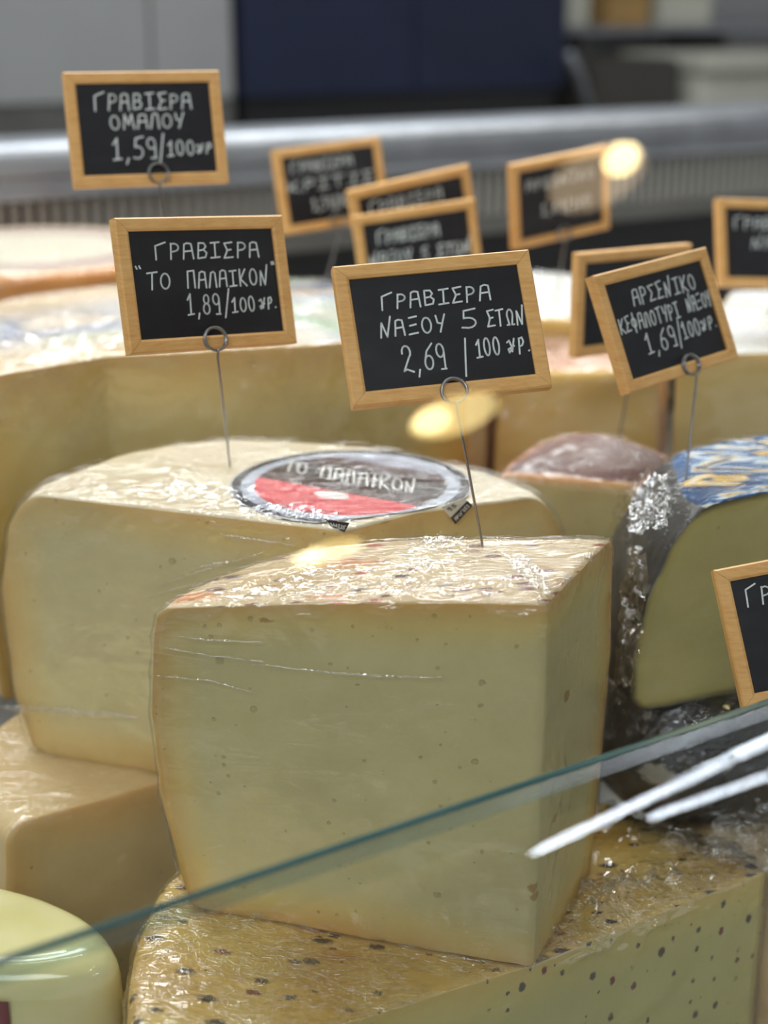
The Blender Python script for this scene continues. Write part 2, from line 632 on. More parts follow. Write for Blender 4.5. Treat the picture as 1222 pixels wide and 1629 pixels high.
# grey splash panel to the left
e, l0, l1, zb, zt = standing('steel_cabinet', -140, 368, -40, 2.75, 0.4, None, 'pale grey steel cabinet beside the navy cupboard', 'cabinet')
GREY = mat_plain('grey_enamel', srgb(160, 159, 158), 0.5, 0.0, 0.03, 4, 0.03)
mesh_obj('body', *plank_box(2.775, 3.15, l0, l1, zb, zt + 0.2, 0.004), GREY, e)
lm = l0 + (l1 - l0) * 0.72
for a, b in ((l0, lm - 0.003), (lm + 0.003, l1)):
    mesh_obj('door', *plank_box(2.755, 2.775, a, b, zb + 0.12, zt + 0.2, 0.004), GREY, e)
mesh_obj('kick_panel', *plank_box(2.758, 2.774, l0, l1, zb + 0.002, zb + 0.115), STEEL_D, e)
# right: low dark appliance, pale tub stack, wall shelf with boxes
e, l0, l1, zb, zt = standing('slicer_body', 945, 1104, 95, 2.72, 0.3, None, 'dark brown-grey machine body on the back counter', 'machine')
mesh_obj('body', *plank_box(2.74, 2.97, l0 + 0.02, l1 - 0.01, zb + 0.02, zt, 0.03), DARKG, e)
mesh_obj('base', *plank_box(2.70, 2.99, l0, l1, zb, zb + 0.02, 0.006), STEEL_D, e)
V, F = tube_vf([case_pt(2.69, l0 - 0.10, zt + 0.02), case_pt(2.70, l0 - 0.06, zt - 0.03), case_pt(2.72, l0 + 0.0, zb + 0.05), case_pt(2.75, l0 + 0.03, zb + 0.015)], 0.012, 10)
mesh_obj('lever', V, F, STEEL, e, True)
lt0, zt0 = on_q(1125, 85, 2.7)
lt1, _ = on_q(1330, 85, 2.7)
_, zt1 = on_q(1150, 158, 2.7)
st = empty('pale_tub', case_pt(2.80, (lt0 + lt1) / 2, WT))
tag(st, 'pale cream plastic tub with a thick lid beside the dark machine', 'tub')
mesh_obj('tub', *plank_box(2.72, 3.0, lt0 + 0.01, lt1 - 0.01, WT, zt1 + 0.06, 0.02), PALE, st)
mesh_obj('lid', *plank_box(2.70, 3.02, lt0, lt1, zt1 + 0.061, zt0, 0.012), PALE, st)
ls0, zs0 = on_q(900, 42, 3.0)
ls1, _ = on_q(1500, 42, 3.0)
sh = empty('steel_shelf', case_pt(3.29, (ls0 + ls1) / 2, zs0))
tag(sh, 'steel wall shelf above the back counter', 'shelf')
mesh_obj('shelf_board', *plank_box(3.0, 3.29, ls0, ls1, zs0 - 0.02, zs0, 0.004), STEEL, sh)
for l in (ls0 + 0.1, ls0 + 0.6):
    mesh_obj('bracket', *plank_box(3.05, 3.29, l, l + 0.02, zs0 - 0.12, zs0 - 0.0205), STEEL_D, sh)
for (a, b, m, lab, nm, h) in ((0.01, 0.10, PALE, 'pale carton at the end of the wall shelf', 'carton', 0.12), (0.16, 0.30, WARM, 'tan cardboard box on the wall shelf', 'cardboard_box', 0.10), (0.34, 0.52, PALE, 'wide cream tray box beside the tan box on the wall shelf', 'tray_box', 0.11)):
    e = empty(nm, case_pt(3.12, ls0 + (a + b) / 2, zs0))
    tag(e, lab, 'box')
    mesh_obj('box_body', *plank_box(3.03, 3.24, ls0 + a, ls0 + b, zs0, zs0 + h * 0.72, 0.004), m, e)
    mesh_obj('lid', *plank_box(3.025, 3.245, ls0 + a - 0.004, ls0 + b + 0.004, zs0 + h * 0.721, zs0 + h, 0.004), m, e)


# ------------------------------------------------------------------ lamps of the shop whose mirror image shows in the glass
def mirror(p):
    return p - GN * 2 * (GN.dot(p) - PLANE_D)


def mirror_dir(d):
    return d - GN * 2 * GN.dot(d)


GOLD = mat_plain('gold_reflector', srgb(214, 170, 80), 0.22, 1.0, 0.05, 60, 0.05)
BULB = mat_emit('spot_bulb', (1.0, 0.80, 0.38), 42.0)
BULB_DIM = mat_emit('spot_ring', (1.0, 0.78, 0.32), 16.0)
BULB_LOW = mat_emit('spot_ring_low', (1.0, 0.74, 0.46), 5.5)
TUBE = mat_emit('white_tube', (0.80, 0.90, 1.0), 45.0)
LAMPHOUSE = mat_plain('lamp_housing', srgb(60, 58, 54), 0.4, 0.5, 0.05, 60, 0.05)


def spot(u, v, t, w_px, aspect, tilt_deg, label, side=-1, bulb=(0.42, 0.62, 0.0), dim=None):
    d = ray(u, v)
    pv = d * t
    view = pv.normalized()
    R = w_px / 2 / FPX * t
    right = Vector((1, 0, 0))
    up = right.cross(view).normalized()
    a = math.radians(tilt_deg)
    major = right * math.cos(a) + up * math.sin(a)
    minor = up * math.cos(a) - right * math.sin(a)
    nv = (-view * aspect + minor * -math.sqrt(1 - aspect ** 2)).normalized()
    p = mirror(pv)
    nn = mirror_dir(nv).normalized()
    mj = mirror_dir(major).normalized()
    mn = nn.cross(mj)
    c = p + Vector((0, 0, CAMZ))
    e = empty('spot_lamp', c)
    tag(e, label, 'lamp', None)

    def ringpt(r, h, k, n=40):
        an = 2 * math.pi * k / n
        return c + (mj * math.cos(an) + mn * math.sin(an)) * r + nn * h

    n = 40
    prof = [(R, 0.0), (R * 1.04, 0.0), (R * 1.04, -R * 0.12), (R * 0.75, -R * 0.55), (R * 0.35, -R * 0.8), (R * 0.01, -R * 0.82)]
    V = [ringpt(r, h, k) for r, h in prof for k in range(n)]
    F = [[i * n + k, i * n + (k + 1) % n, (i + 1) * n + (k + 1) % n, (i + 1) * n + k] for i in range(len(prof) - 1) for k in range(n)]
    mesh_obj('housing', V, F, LAMPHOUSE, e, True)
    prof = [(R, 0.0), (R * 0.9, -R * 0.08), (R * 0.55, -R * 0.30), (R * 0.02, -R * 0.36)]
    V = [ringpt(r, h, k) for r, h in prof for k in range(n)]
    F = [[i * n + k, i * n + (k + 1) % n, (i + 1) * n + (k + 1) % n, (i + 1) * n + k] for i in range(len(prof) - 1) for k in range(n)]
    mesh_obj('reflector', V, F, dim or BULB_DIM, e, True)
    sh = mj * (side * R * (0.9 - bulb[0])) + mn * (R * bulb[2])
    V = [c + sh + (mj * math.cos(2 * math.pi * k / n) * R * bulb[0] + mn * math.sin(2 * math.pi * k / n) * R * bulb[1]) - nn * R * 0.03 for k in range(n)]
    V += [v - nn * R * 0.04 for v in V]
    F = [list(range(n)), list(range(n, 2 * n))[::-1]] + [[k, (k + 1) % n, n + (k + 1) % n, n + k] for k in range(n)]
    mesh_obj('bulb', V, F, BULB, e)
    V, F = tube_vf([c - nn * R * 0.8, c - nn * R * 0.8 + Vector((0, 0, 0.03)), Vector((c.x, c.y, CAMZ + 1.70)) - nn * R * 0.8], 0.003, 8)
    mesh_obj('cord', V, F, LAMPHOUSE, e, True)


spot(735, 652, 1.35, 150, 0.42, 17, 'gold spotlight hanging over the aisle, widest of the three')
spot(532, 872, 1.35, 118, 0.26, 18, 'gold spotlight hanging lowest over the aisle')
spot(962, 272, 1.75, 165, 0.60, 22, 'gold spotlight hanging highest over the aisle', 1, (0.36, 0.5, -0.2), BULB_LOW)


def strip(u0, v0, u1, v1, t0, t1, w_px, label):
    a = mirror(ray(u0, v0) * t0) + Vector((0, 0, CAMZ))
    b = mirror(ray(u1, v1) * t1) + Vector((0, 0, CAMZ))
    r = w_px / 2 / FPX * (t0 + t1) / 2
    e = empty('tube_lamp', (a + b) / 2)
    tag(e, label, 'lamp')
    d = (b - a).normalized()
    mesh_obj('tube', *tube_vf([a, a + d * r * 6, b - d * 0.02, b], [r * 0.25, r, r, r * 0.9], 12), TUBE, e, True)
    V, F = tube_vf([b, b + d * 0.03], r * 1.4, 12)
    mesh_obj('end_cap', V, F, LAMPHOUSE, e)
    m = (a + b) / 2
    mesh_obj('hanger', *tube_vf([m + Vector((0, 0, r)), Vector((m.x, m.y, CAMZ + 1.70))], 0.002, 6), LAMPHOUSE, e)


strip(842, 1360, 1330, 1128, 1.15, 1.45, 10, 'thin white light tube over the aisle, the longer one')
strip(1030, 1302, 1330, 1196, 1.15, 1.45, 8, 'thin white light tube over the aisle, the shorter one')


# ------------------------------------------------------------------ cheese builder
def catmull(pts, step):
    P = [Vector((p[0], p[1])) for p in pts]
    P = [P[0] * 2 - P[1]] + P + [P[-1] * 2 - P[-2]]
    out = []
    for i in range(1, len(P) - 2):
        n = max(2, int((P[i + 1] - P[i]).length / step))
        for k in range(n):
            t = k / n
            a, b, c, d = P[i - 1], P[i], P[i + 1], P[i + 2]
            out.append(0.5 * ((2 * b) + (c - a) * t + (2 * a - 5 * b + 4 * c - d) * t * t + (3 * b - a - 3 * c + d) * t ** 3))
    return out


def sample_outline(segs, step):
    """list of (point, weight, is_cut, dist_to_rim)"""
    out = []
    for sg in segs:
        if sg[0] == 'rim':
            for p in catmull(sg[1], step):
                out.append((p, 1.0, False, 0.0))
        else:
            _, a, b, wa, wb = sg
            a, b = Vector(a), Vector(b)
            L = (b - a).length
            n = max(2, int(L / step))
            for k in range(n):
                u = k / n
                dr = min(([L * u] if wa >= 1 else []) + ([L * (1 - u)] if wb >= 1 else []) + [1.0])
                out.append((a + (b - a) * u, wa + (wb - wa) * u, True, dr))
    return out


def interp(tab, s):
    for (s0, v0), (s1, v1) in zip(tab, tab[1:]):
        if s <= s1:
            f = (s - s0) / (s1 - s0) if s1 > s0 else 0
            f = max(0, min(1, f))
            f = f * f * (3 - 2 * f) * 0.5 + f * 0.5
            return v0 + (v1 - v0) * f
    return tab[-1][1]


def loft(segs, C, ztop, zbot, prof, rt=0.006, rb=0.006, step=0.005, nring=26, ncap=10, inflate=0.0, amp=0.0006, seed=0, wrinkle=None, cap_c=None):
    pts = sample_outline(segs, step)
    n = len(pts)
    C = Vector(C)
    zt = ztop if callable(ztop) else (lambda x, y, z=ztop: z)
    zb = zbot if callable(zbot) else (lambda x, y, z=zbot: z)
    if inflate:
        nrm = []
        for i in range(n):
            t = pts[(i + 1) % n][0] - pts[i - 1][0]
            nrm.append(Vector((t.y, -t.x)).normalized())
        pts = [(p + nrm[i] * inflate, w, c, d) for i, (p, w, c, d) in enumerate(pts)]
    H = zt(C.x, C.y) - zb(C.x, C.y)
    a_t, a_b = rt / H, rb / H
    ss = set()
    for k in range(nring + 1):
        ss.add(round(k / nring, 4))
    for k in range(7):
        ss.add(round(1 - a_t * (1 - math.sin(math.pi / 2 * k / 6)), 4))
        ss.add(round(a_b * (1 - math.sin(math.pi / 2 * k / 6)), 4))
    ss = sorted(ss)

    def offs(s):
        o = interp(prof, s)
        if s > 1 - a_t:
            x = (s - (1 - a_t)) / a_t
            o -= rt * (1 - math.sqrt(max(0, 1 - x * x)))
        if s < a_b:
            x = (a_b - s) / a_b
            o -= rb * (1 - math.sqrt(max(0, 1 - x * x)))
        return o

    V, D, F, FM = [], [], [], []
    sv = Vector((seed * 3.1, seed * 1.7, seed * 0.9))
    for s in ss:
        o = offs(s)
        for (p, w, cut, dr) in pts:
            q = p + (p - C).normalized() * (w * o)
            a, b = zt(q.x, q.y) + inflate, zb(q.x, q.y) - inflate * 0.3
            z = b + (a - b) * s
            V.append(Vector((q.x, q.y, z)))
            D.append(min(dr, (1 - s) * (a - b), s * (a - b)) if cut else 0.0)
    m = len(ss)
    for r in range(m - 1):
        for i in range(n):
            j = (i + 1) % n
            F.append([r * n + i, r * n + j, (r + 1) * n + j, (r + 1) * n + i])
            FM.append(0 if pts[i][2] else 1)
    # caps
    cc = Vector(cap_c) if cap_c else sum((p for p, *_ in pts), Vector((0, 0))) / n
    for top in (True, False):
        base = (m - 1) * n if top else 0
        prev = [base + i for i in range(n)]
        N = ncap if top else 2
        for k in range(1, N):
            f = k / N
            cur = []
            for i in range(n):
                b0 = V[base + i]
                x, y = b0.x + (cc.x - b0.x) * f, b0.y + (cc.y - b0.y) * f
                cur.append(len(V))
                V.append(Vector((x, y, (zt(x, y) + inflate) if top else zb(x, y) - inflate * 0.3)))
                D.append(0.0)
            for i in range(n):
                j = (i + 1) % n
                F.append([prev[i], prev[j], cur[j], cur[i]] if top else [prev[j], prev[i], cur[i], cur[j]])
                FM.append(2)
            prev = cur
        ci = len(V)
        V.append(Vector((cc.x, cc.y, (zt(cc.x, cc.y) + inflate) if top else zb(cc.x, cc.y))))
        D.append(0.0)
        for i in range(n):
            j = (i + 1) % n
            F.append([prev[i], prev[j], ci] if top else [prev[j], prev[i], ci])
            FM.append(2)
    # uneven surface
    if amp or wrinkle:
        me = bpy.data.meshes.new('tmp')
        me.from_pydata(V, [], F)
        me.update()
        ns = [v.normal.copy() for v in me.vertices]
        bpy.data.meshes.remove(me)
        for i, v in enumerate(V):
            h = amp * (noise.noise(v * 45 + sv) + 0.6 * noise.noise(v * 110 + sv))
            if wrinkle:
                h += wrinkle(v)
            if ns[i].z < -0.7:
                h = 0
            V[i] = v + ns[i] * h
    return V, F, FM, D


def make(name, data, mats, parent, up=CAMZ):
    V, F, FM, D = data
    V = [v + Vector((0, 0, up)) for v in V]
    o = mesh_obj(name, V, F, mats, parent, True, FM)
    if D is not None:
        at = o.data.attributes.new('rind_d', 'FLOAT', 'POINT')
        at.data.foreach_set('value', D)
    return o


def ridge(v, k, ang=0.0, st=1.0, seed=0.0):
    c, s = math.cos(ang), math.sin(ang)
    x, y = v.x * c + v.y * s, -v.x * s + v.y * c
    a = noise.noise(Vector((x * k / st, y * k, v.z * k * 0.7)) + Vector((seed, seed, seed)))
    return max(0.0, 1 - abs(a) * 3.0) ** 2


def film_wrinkle(ang=0.0, base=0.0007, spots=(), seed=1.0, st=4.0, k=48):
    """wrinkles everywhere, bunched film around given spots (x, y, z, radius, height)"""
    def f(v):
        h = base * (ridge(v, k, ang, st, seed) + 0.6 * ridge(v, k * 2.2, ang + 0.5, 2.0, seed + 5) + 0.3)
        for (x, y, z, r, a) in spots:
            d2 = ((v.x - x) ** 2 + (v.y - y) ** 2 + (v.z - z) ** 2) / (r * r)
            if d2 < 6:
                g = math.exp(-d2)
                h += a * g * (0.25 + 0.75 * ridge(v, 115, ang, 2.2, seed + 9) + 0.35 * ridge(v, 230, ang + 0.4, 1.6, seed + 3))
        return h
    return f


def cheese(name, label, origin, segs, C, zt, zb, prof, mats, film=None, film_w=None, rt=0.006, rb=0.006, step=0.005, seed=0, amp=0.0006, fstep=0.0022, cap_c=None, finf=0.0008, cat='cheese', group=None):
    e = empty(name, (origin[0], origin[1], CAMZ + origin[2]))
    tag(e, label, cat, group)
    body = make('cheese_body', loft(segs, C, zt, zb, prof, rt, rb, step, seed=seed, amp=amp, cap_c=cap_c), mats, e)
    w = None
    if film:
        V, F, FM, D = loft(segs, C, zt, zb, prof, rt, rb, fstep, nring=44, ncap=48, inflate=finf, amp=0.0002, seed=seed + 7, wrinkle=film_w, cap_c=cap_c)
        w = make('plastic_wrap', (V, F, [0] * len(F), None), film, e)
    return e, body, w


# ---- shared cheese materials
PASTE = mat_paste('paste_graviera', srgb(204, 194, 144), srgb(212, 190, 122), srgb(204, 158, 84), 0.020, 1.0, None, srgb(160, 120, 60))
PASTE_PAL = mat_paste('paste_palaikon', srgb(212, 200, 154), srgb(220, 196, 134), srgb(214, 176, 106), 0.022, 0.8, None, srgb(176, 130, 66))
PASTE_LOW = mat_paste('paste_lower_graviera', srgb(212, 194, 150), srgb(216, 188, 136), srgb(212, 172, 114), 0.022, 0.5)
PASTE_BACK = mat_paste('paste_back', srgb(196, 180, 122), srgb(206, 178, 104), srgb(198, 154, 76), 0.040, 0.5)
PASTE_PEP = mat_paste('paste_pepper', srgb(192, 186, 118), srgb(206, 192, 112), srgb(214, 186, 96), 0.024, 0.4, (srgb(60, 36, 20), srgb(70, 66, 40), srgb(112, 34, 20)))
PASTE_OLIVE = mat_paste('paste_olive', srgb(184, 174, 116), srgb(176, 164, 100), srgb(24, 24, 22), 0.007, 0.2)
PASTE_RED = mat_paste('paste_red', srgb(206, 194, 144), srgb(208, 190, 136), srgb(190, 120, 60), 0.012, 0.2)
RIND_PALE = mat_rind('rind_pale', srgb(214, 202, 174), srgb(190, 170, 134))
RIND_SPOT = mat_rind('rind_spotted', srgb(208, 186, 146), srgb(188, 158, 112), (srgb(120, 62, 36), srgb(170, 84, 44), srgb(84, 46, 32)), 0.95, 165, (1, 2.2, 1), 0.44, stains=srgb(206, 120, 50))
RIND_TAN = mat_rind('rind_tan', srgb(222, 198, 152), srgb(204, 170, 116), (srgb(170, 110, 60), srgb(190, 140, 90), srgb(120, 80, 60)), 0.1, 90, (1, 4, 1))
RIND_PEP = mat_rind('rind_pepper', srgb(222, 194, 112), srgb(196, 152, 64), (srgb(58, 34, 20), srgb(76, 60, 36), srgb(116, 36, 22)), 0.95, 140, (1, 1, 1), 0.40, stains=srgb(176, 110, 34))
FILM_A = mat_film('film_long', (14, 190, 120), 0.10, 1.0, 0.03, 1.15)
FILM_B = mat_film('film_radial', (24, 170, 120), -0.5, 1.0, 0.03, 1.15)
FILM_SOFT = mat_film('film_soft', (24, 130, 80), 0.7, 0.7, 0.03, 1.0)
FILM_C = mat_film('film_crumpled', (90, 220, 160), 0.5, 1.0, 0.06, 1.2, 0.8, 0.5)


def lerp(a, b, f):
    return a + (b - a) * f


def clamp01(x):
    return max(0.0, min(1.0, x))


# 1 ---- spotted quarter wheel in front ("Naxou, 5 years")
Z_F = -0.2106


def f_top(x, y):
    return Z_F - 0.010 * clamp01((0.060 - x) / 0.148) ** 1.5


def f_bot(x, y):
    return -0.3695 + 0.0165 * clamp01((0.060 - x) / 0.148)


ap = (0.0602, 0.5094)
lf = (-0.0870, 0.5300)
rb_ = (0.0955, 0.5830)
front_segs = [('cut', lf, ap, 1, 0), ('cut', ap, rb_, 0, 1),
              ('rim', [rb_, onz(860, 854, Z_F), onz(740, 853, Z_F), onz(610, 860, Z_F - 0.003), onz(470, 879, Z_F - 0.006), onz(350, 915, Z_F - 0.008), onz(285, 945, Z_F - 0.009), lf])]
front_prof = [(0, -0.007), (0.15, -0.002), (0.4, 0.0035), (0.65, 0.0055), (0.9, 0.003), (1, 0.001)]
wr = film_wrinkle(0.15, 0.0008, [(*onz(u_, v_, Z_F), Z_F - 0.004, r_, a_) for u_, v_, r_, a_ in ((265, 962, .010, .002), (320, 945, .012, .0026), (400, 925, .014, .0028), (470, 905, .014, .003), (540, 915, .014, .003), (610, 925, .016, .003), (680, 905, .014, .003), (700, 872, .010, .006), (760, 930, .016, .0024), (830, 950, .012, .003), (868, 925, .010, .003), (640, 950, .014, .002), (480, 945, .014, .002), (920, 880, .012, .0018))] + [
                                (0.064, 0.515, -0.33, 0.02, 0.002), (0.07, 0.525, -0.30, 0.02, 0.002)], 2.0)
ch1, _, _ = cheese('graviera_wedge', 'tall pale graviera wedge with brown-specked rind, standing on the pepper cheese', (0.02, 0.54, -0.3695), front_segs, ap, f_top, f_bot, front_prof,
                   [PASTE, RIND_SPOT, RIND_SPOT], FILM_A, wr, rt=0.005, rb=0.003, step=0.004, seed=1)

# 2 ---- half wheel with the round label
Z_P = -0.212
pl = onz(40, 787, Z_P)
pa = onz(548, 846, Z_P)
pr = onz(864, 790, Z_P)
rim = [pr, onz(845, 772, Z_P), onz(760, 742, Z_P), onz(640, 715, Z_P), onz(500, 700, Z_P), onz(350, 697, Z_P), onz(220, 712, Z_P), onz(110, 748, Z_P), onz(60, 768, Z_P), pl]
pm = onz(668, 815, Z_P)
pal_segs = [('cut', pl, pa, 1, 0), ('cut', pa, pm, 0, 0.3), ('cut', pm, pr, 0.3, 1), ('rim', rim)]
pc = onz(558, 773, Z_P)
wr = film_wrinkle(-0.5, 0.0007, [(*onz(u_, v_, Z_P), Z_P, r_, a_) for u_, v_, r_, a_ in ((250, 748, .012, .0024), (300, 765, .014, .0024), (270, 790, .014, .0022), (340, 800, .016, .0026), (400, 825, .016, .0026), (460, 835, .016, .0026), (520, 840, .012, .0026), (420, 785, .010, .0016), (500, 815, .010, .0010), (660, 795, .010, .0010), (710, 765, .010, .0010), (140, 775, .016, .0014), (200, 790, .016, .0012))], 6.0)
ch2, _, _ = cheese('labelled_graviera', 'half wheel of graviera under cling film with a round maroon and red label', (-0.05, 0.66, -0.345), pal_segs, pa, Z_P, -0.345,
                   [(0, 0.008), (0.25, 0.015), (0.6, 0.017), (0.85, 0.011), (1, 0.001)], [PASTE_PAL, RIND_PALE, RIND_PALE], FILM_B, wr, rt=0.009, rb=0.006, seed=2, cap_c=(pc[0], pc[1] + 0.01), finf=0.0016)

# 3 ---- cheese under it
Z_L = -0.345
a0 = onz(8, 1316, Z_L)
a1 = onz(232, 1254, Z_L)
dr = (Vector(a1) - Vector(a0))
b1 = tuple(Vector(a0) + dr * 3.6)
low_segs = [('cut', a0, b1, 1, 1), ('rim', [b1, (0.045, 0.745), (-0.03, 0.775), (-0.11, 0.765), (-0.18, 0.715), (-0.205, 0.64), a0])]
wr = film_wrinkle(0.3, 0.0006, [(*onz(u_, v_, Z_L), Z_L, r_, a_) for u_, v_, r_, a_ in ((40, 1290, .012, .002), (90, 1280, .012, .002), (120, 1265, .012, .002), (190, 1250, .012, .002), (215, 1235, .010, .002))], 11.0)
cheese('lower_graviera', 'tan graviera piece in cling film lying under the labelled half wheel', (-0.09, 0.68, DECKZ), low_segs, (-0.07, 0.66), Z_L - 0.0004, DECKZ + 0.001,
       [(0, -0.004), (0.5, 0.006), (1, 0.0)], [PASTE_LOW, RIND_TAN, RIND_TAN], FILM_SOFT, wr, rt=0.009, rb=0.006, seed=3, finf=0.0003)

# 4 ---- pepper cheese
pp_r = (0.1735, 0.582)
pp_l = (-0.075, 0.428)
pep_segs = [('cut', pp_l, pp_r, 1, 0), ('cut', pp_r, (0.108, 0.652), 0, 1),
            ('rim', [(0.108, 0.652), (0.04, 0.635), (-0.04, 0.598), (-0.088, 0.560), (-0.099, 0.520), (-0.098, 0.475), (-0.090, 0.440), pp_l])]


def p_top(x, y):
    f = clamp01((0.060 - x) / 0.148)
    return -0.3705 + 0.0165 * f - (0.004 if y > 0.6 else 0.0) * clamp01((y - 0.6) / 0.03)


wr = film_wrinkle(0.9, 0.0009, [(*onz(u_, v_, -0.37), -0.368, r_, a_) for u_, v_, r_, a_ in ((905, 1490, .012, .006), (950, 1470, .012, .006), (960, 1425, .012, .006), (1010, 1440, .012, .006), (1060, 1415, .012, .006), (1020, 1390, .014, .002), (1110, 1395, .012, .005), (1160, 1370, .012, .005), (1000, 1330, .014, .002), (330, 1480, .012, .003), (420, 1490, .012, .002), (300, 1530, .014, .003), (450, 1560, .014, .0015), (600, 1580, .014, .0015))] + [(-0.075, 0.49, -0.355, 0.02, 0.004), (-0.05, 0.535, -0.355, 0.015, 0.003), (0.10, 0.56, -0.37, 0.025, 0.0025), (0.132, 0.612, -0.37, 0.016, 0.011), (0.112, 0.635, -0.37, 0.014, 0.006), (0.155, 0.585, -0.37, 0.012, 0.004)], 21.0)
FILM_U = mat_film('film_over_print', (40, 120, 90), 0.3, 0.8, 0.02, 0.8, 0.8, 0.5, 0.03)
FILM_P = mat_film('film_pepper', (60, 240, 160), 0.9, 1.0, 0.05, 2.3, 0.9, 0.12)
ch4, _, _ = cheese('pepper_cheese', 'yellow cheese wedge speckled with peppercorns, under the tall graviera wedge', (0.03, 0.53, DECKZ), pep_segs, pp_r, p_top, DECKZ + 0.001,
       [(0, -0.004), (0.5, 0.006), (1, 0.0)], [PASTE_PEP, RIND_PEP, RIND_PEP], FILM_P, wr, rt=0.007, rb=0.006, step=0.004, seed=4, finf=0.0004)

# 5 ---- smooth waxed wheel, bottom left
k = NT('smooth_wax')
WAX = k.principled(k.mix(k.rng(k.noise(16, 3), 0.35, 0.7), srgb(216, 212, 172), srgb(202, 194, 132)), 0.16, 0, k.bump(k.noise(30, 3), 0.05, 0.001), Subsurface_Weight=0.3, Subsurface_Radius=(0.02, 0.014, 0.006), Subsurface_Scale=0.5, Coat_Weight=0.5, Coat_Roughness=0.06)
wc = Vector((-0.190, 0.518))
RX5, RY5 = 0.090, 0.033


def loaf(a, extra=0.0):
    c_, s_ = math.cos(a), math.sin(a)
    p = Vector((math.copysign(abs(c_) ** 0.95, c_) * RX5, math.copysign(abs(s_) ** 0.95, s_) * RY5))
    p = Matrix.Rotation(math.radians(-20), 2) @ p
    return wc + p + p.normalized() * extra


wheel_segs = [('rim', [tuple(loaf(2 * math.pi * i / 28)) for i in range(29)])]
ch5, _, _ = cheese('waxed_cheese', 'small smooth glossy ivory waxed cheese with a dark red label on its side', (wc.x, wc.y, DECKZ), wheel_segs, wc, -0.347, DECKZ + 0.001, [(0, -0.004), (0.4, 0.003), (0.8, 0.001), (1, 0.0)], [WAX, WAX, WAX], None, None, rt=0.016, rb=0.012, seed=5, amp=0.0003)
LABR = mat_plain('dark_red_paper', srgb(104, 52, 54), 0.5, 0, 0.08, 60, 0.05)
V, F = [], []
n = 16
for i in range(n + 1):
    a = math.radians(-150 + 98 * i / n)
    for z in (-0.358, -0.43):
        q_ = loaf(a, 0.0034)
        V.append(Vector((q_.x, q_.y, CAMZ + z)))
for i in range(n):
    F.append([2 * i, 2 * i + 1, 2 * i + 3, 2 * i + 2])
o = mesh_obj('label', V, F, LABR, ch5, True)
o['label'] = 'dark red paper label'
sm = o.modifiers.new('thick', 'SOLIDIFY'); sm.thickness = 0.0006

# 6 ---- big cheese behind on the left
Z_B = -0.179
q0, q1 = (-0.212, 0.730), onz(168, 568, Z_B)
q2 = (0.046, 0.838)
k = NT('printed_film_label')
cc_ = k.ramp(k.noise(9, 3, 0.6, None, 0.8), [(0.36, srgb(214, 206, 190)), (0.44, srgb(150, 178, 140)), (0.50, srgb(222, 222, 222)), (0.57, srgb(120, 140, 176)), (0.63, srgb(216, 200, 180))])
PRINT6 = k.principled(k.mix(k.rng(k.noise(3.2, 1), 0.40, 0.52), srgb(220, 196, 160), cc_), 0.3, 0, k.bump(k.noise(60, 4), 0.5, 0.002))
big_segs = [('cut', q0, q1, 1, 0), ('cut', q1, q2, 0, 1), ('rim', [q2, (0.062, 0.90), (0.035, 0.985), (-0.05, 1.03), (-0.16, 1.02), (-0.25, 0.95), (-0.27, 0.84), (-0.245, 0.765), q0])]
wr = film_wrinkle(0.4, 0.0012, [(*onz(80, 530, Z_B), Z_B, 0.06, 0.0028), (*onz(60, 570, Z_B), Z_B, 0.04, 0.0026), (*onz(510, 500, Z_B), Z_B, 0.05, 0.003)], 31.0)
cheese('big_graviera', 'large graviera half wheel in crinkled printed film, behind the labelled half wheel', (-0.09, 0.88, -0.36), big_segs, (-0.09, 0.85), Z_B, -0.36,
       [(0, -0.004), (0.5, 0.005), (1, 0.0)], [PASTE_BACK, RIND_TAN, PRINT6], FILM_C, wr, rt=0.006, rb=0.006, seed=6, fstep=0.004)

# 7 ---- wheel at the far left
OR = mat_rind('rind_orange', srgb(206, 142, 66), srgb(186, 116, 46))
k = NT('pale_printed_top')
rr = k.n('ShaderNodeVectorMath', operation='LENGTH')
k.put(rr.inputs[0], k.mapped((1, 1, 0)))
TOP7 = k.principled(k.ramp(rr.outputs['Value'], [(0.0, srgb(222, 214, 194)), (0.085, srgb(222, 214, 196)), (0.095, srgb(168, 108, 96)), (0.108, srgb(206, 200, 204)), (0.122, srgb(216, 190, 150))]), 0.35, 0, k.bump(k.noise(70, 3), 0.3, 0.001))
c7 = Vector((-0.30, 1.23))
segs7 = [('rim', [tuple(c7 + Vector((math.cos(a), math.sin(a))) * 0.135) for a in [2 * math.pi * i / 20 for i in range(21)]])]
wr = film_wrinkle(0.2, 0.0010, [], 41.0)
cheese('orange_rind_wheel', 'whole orange-rinded wheel with a pale printed top near the air grille', (c7.x, c7.y, -0.36), segs7, c7, -0.188, -0.36, [(0, 0), (0.5, 0.006), (1, 0)], [OR, OR, TOP7], FILM_SOFT, wr, rt=0.01, rb=0.01, seed=7, fstep=0.005)

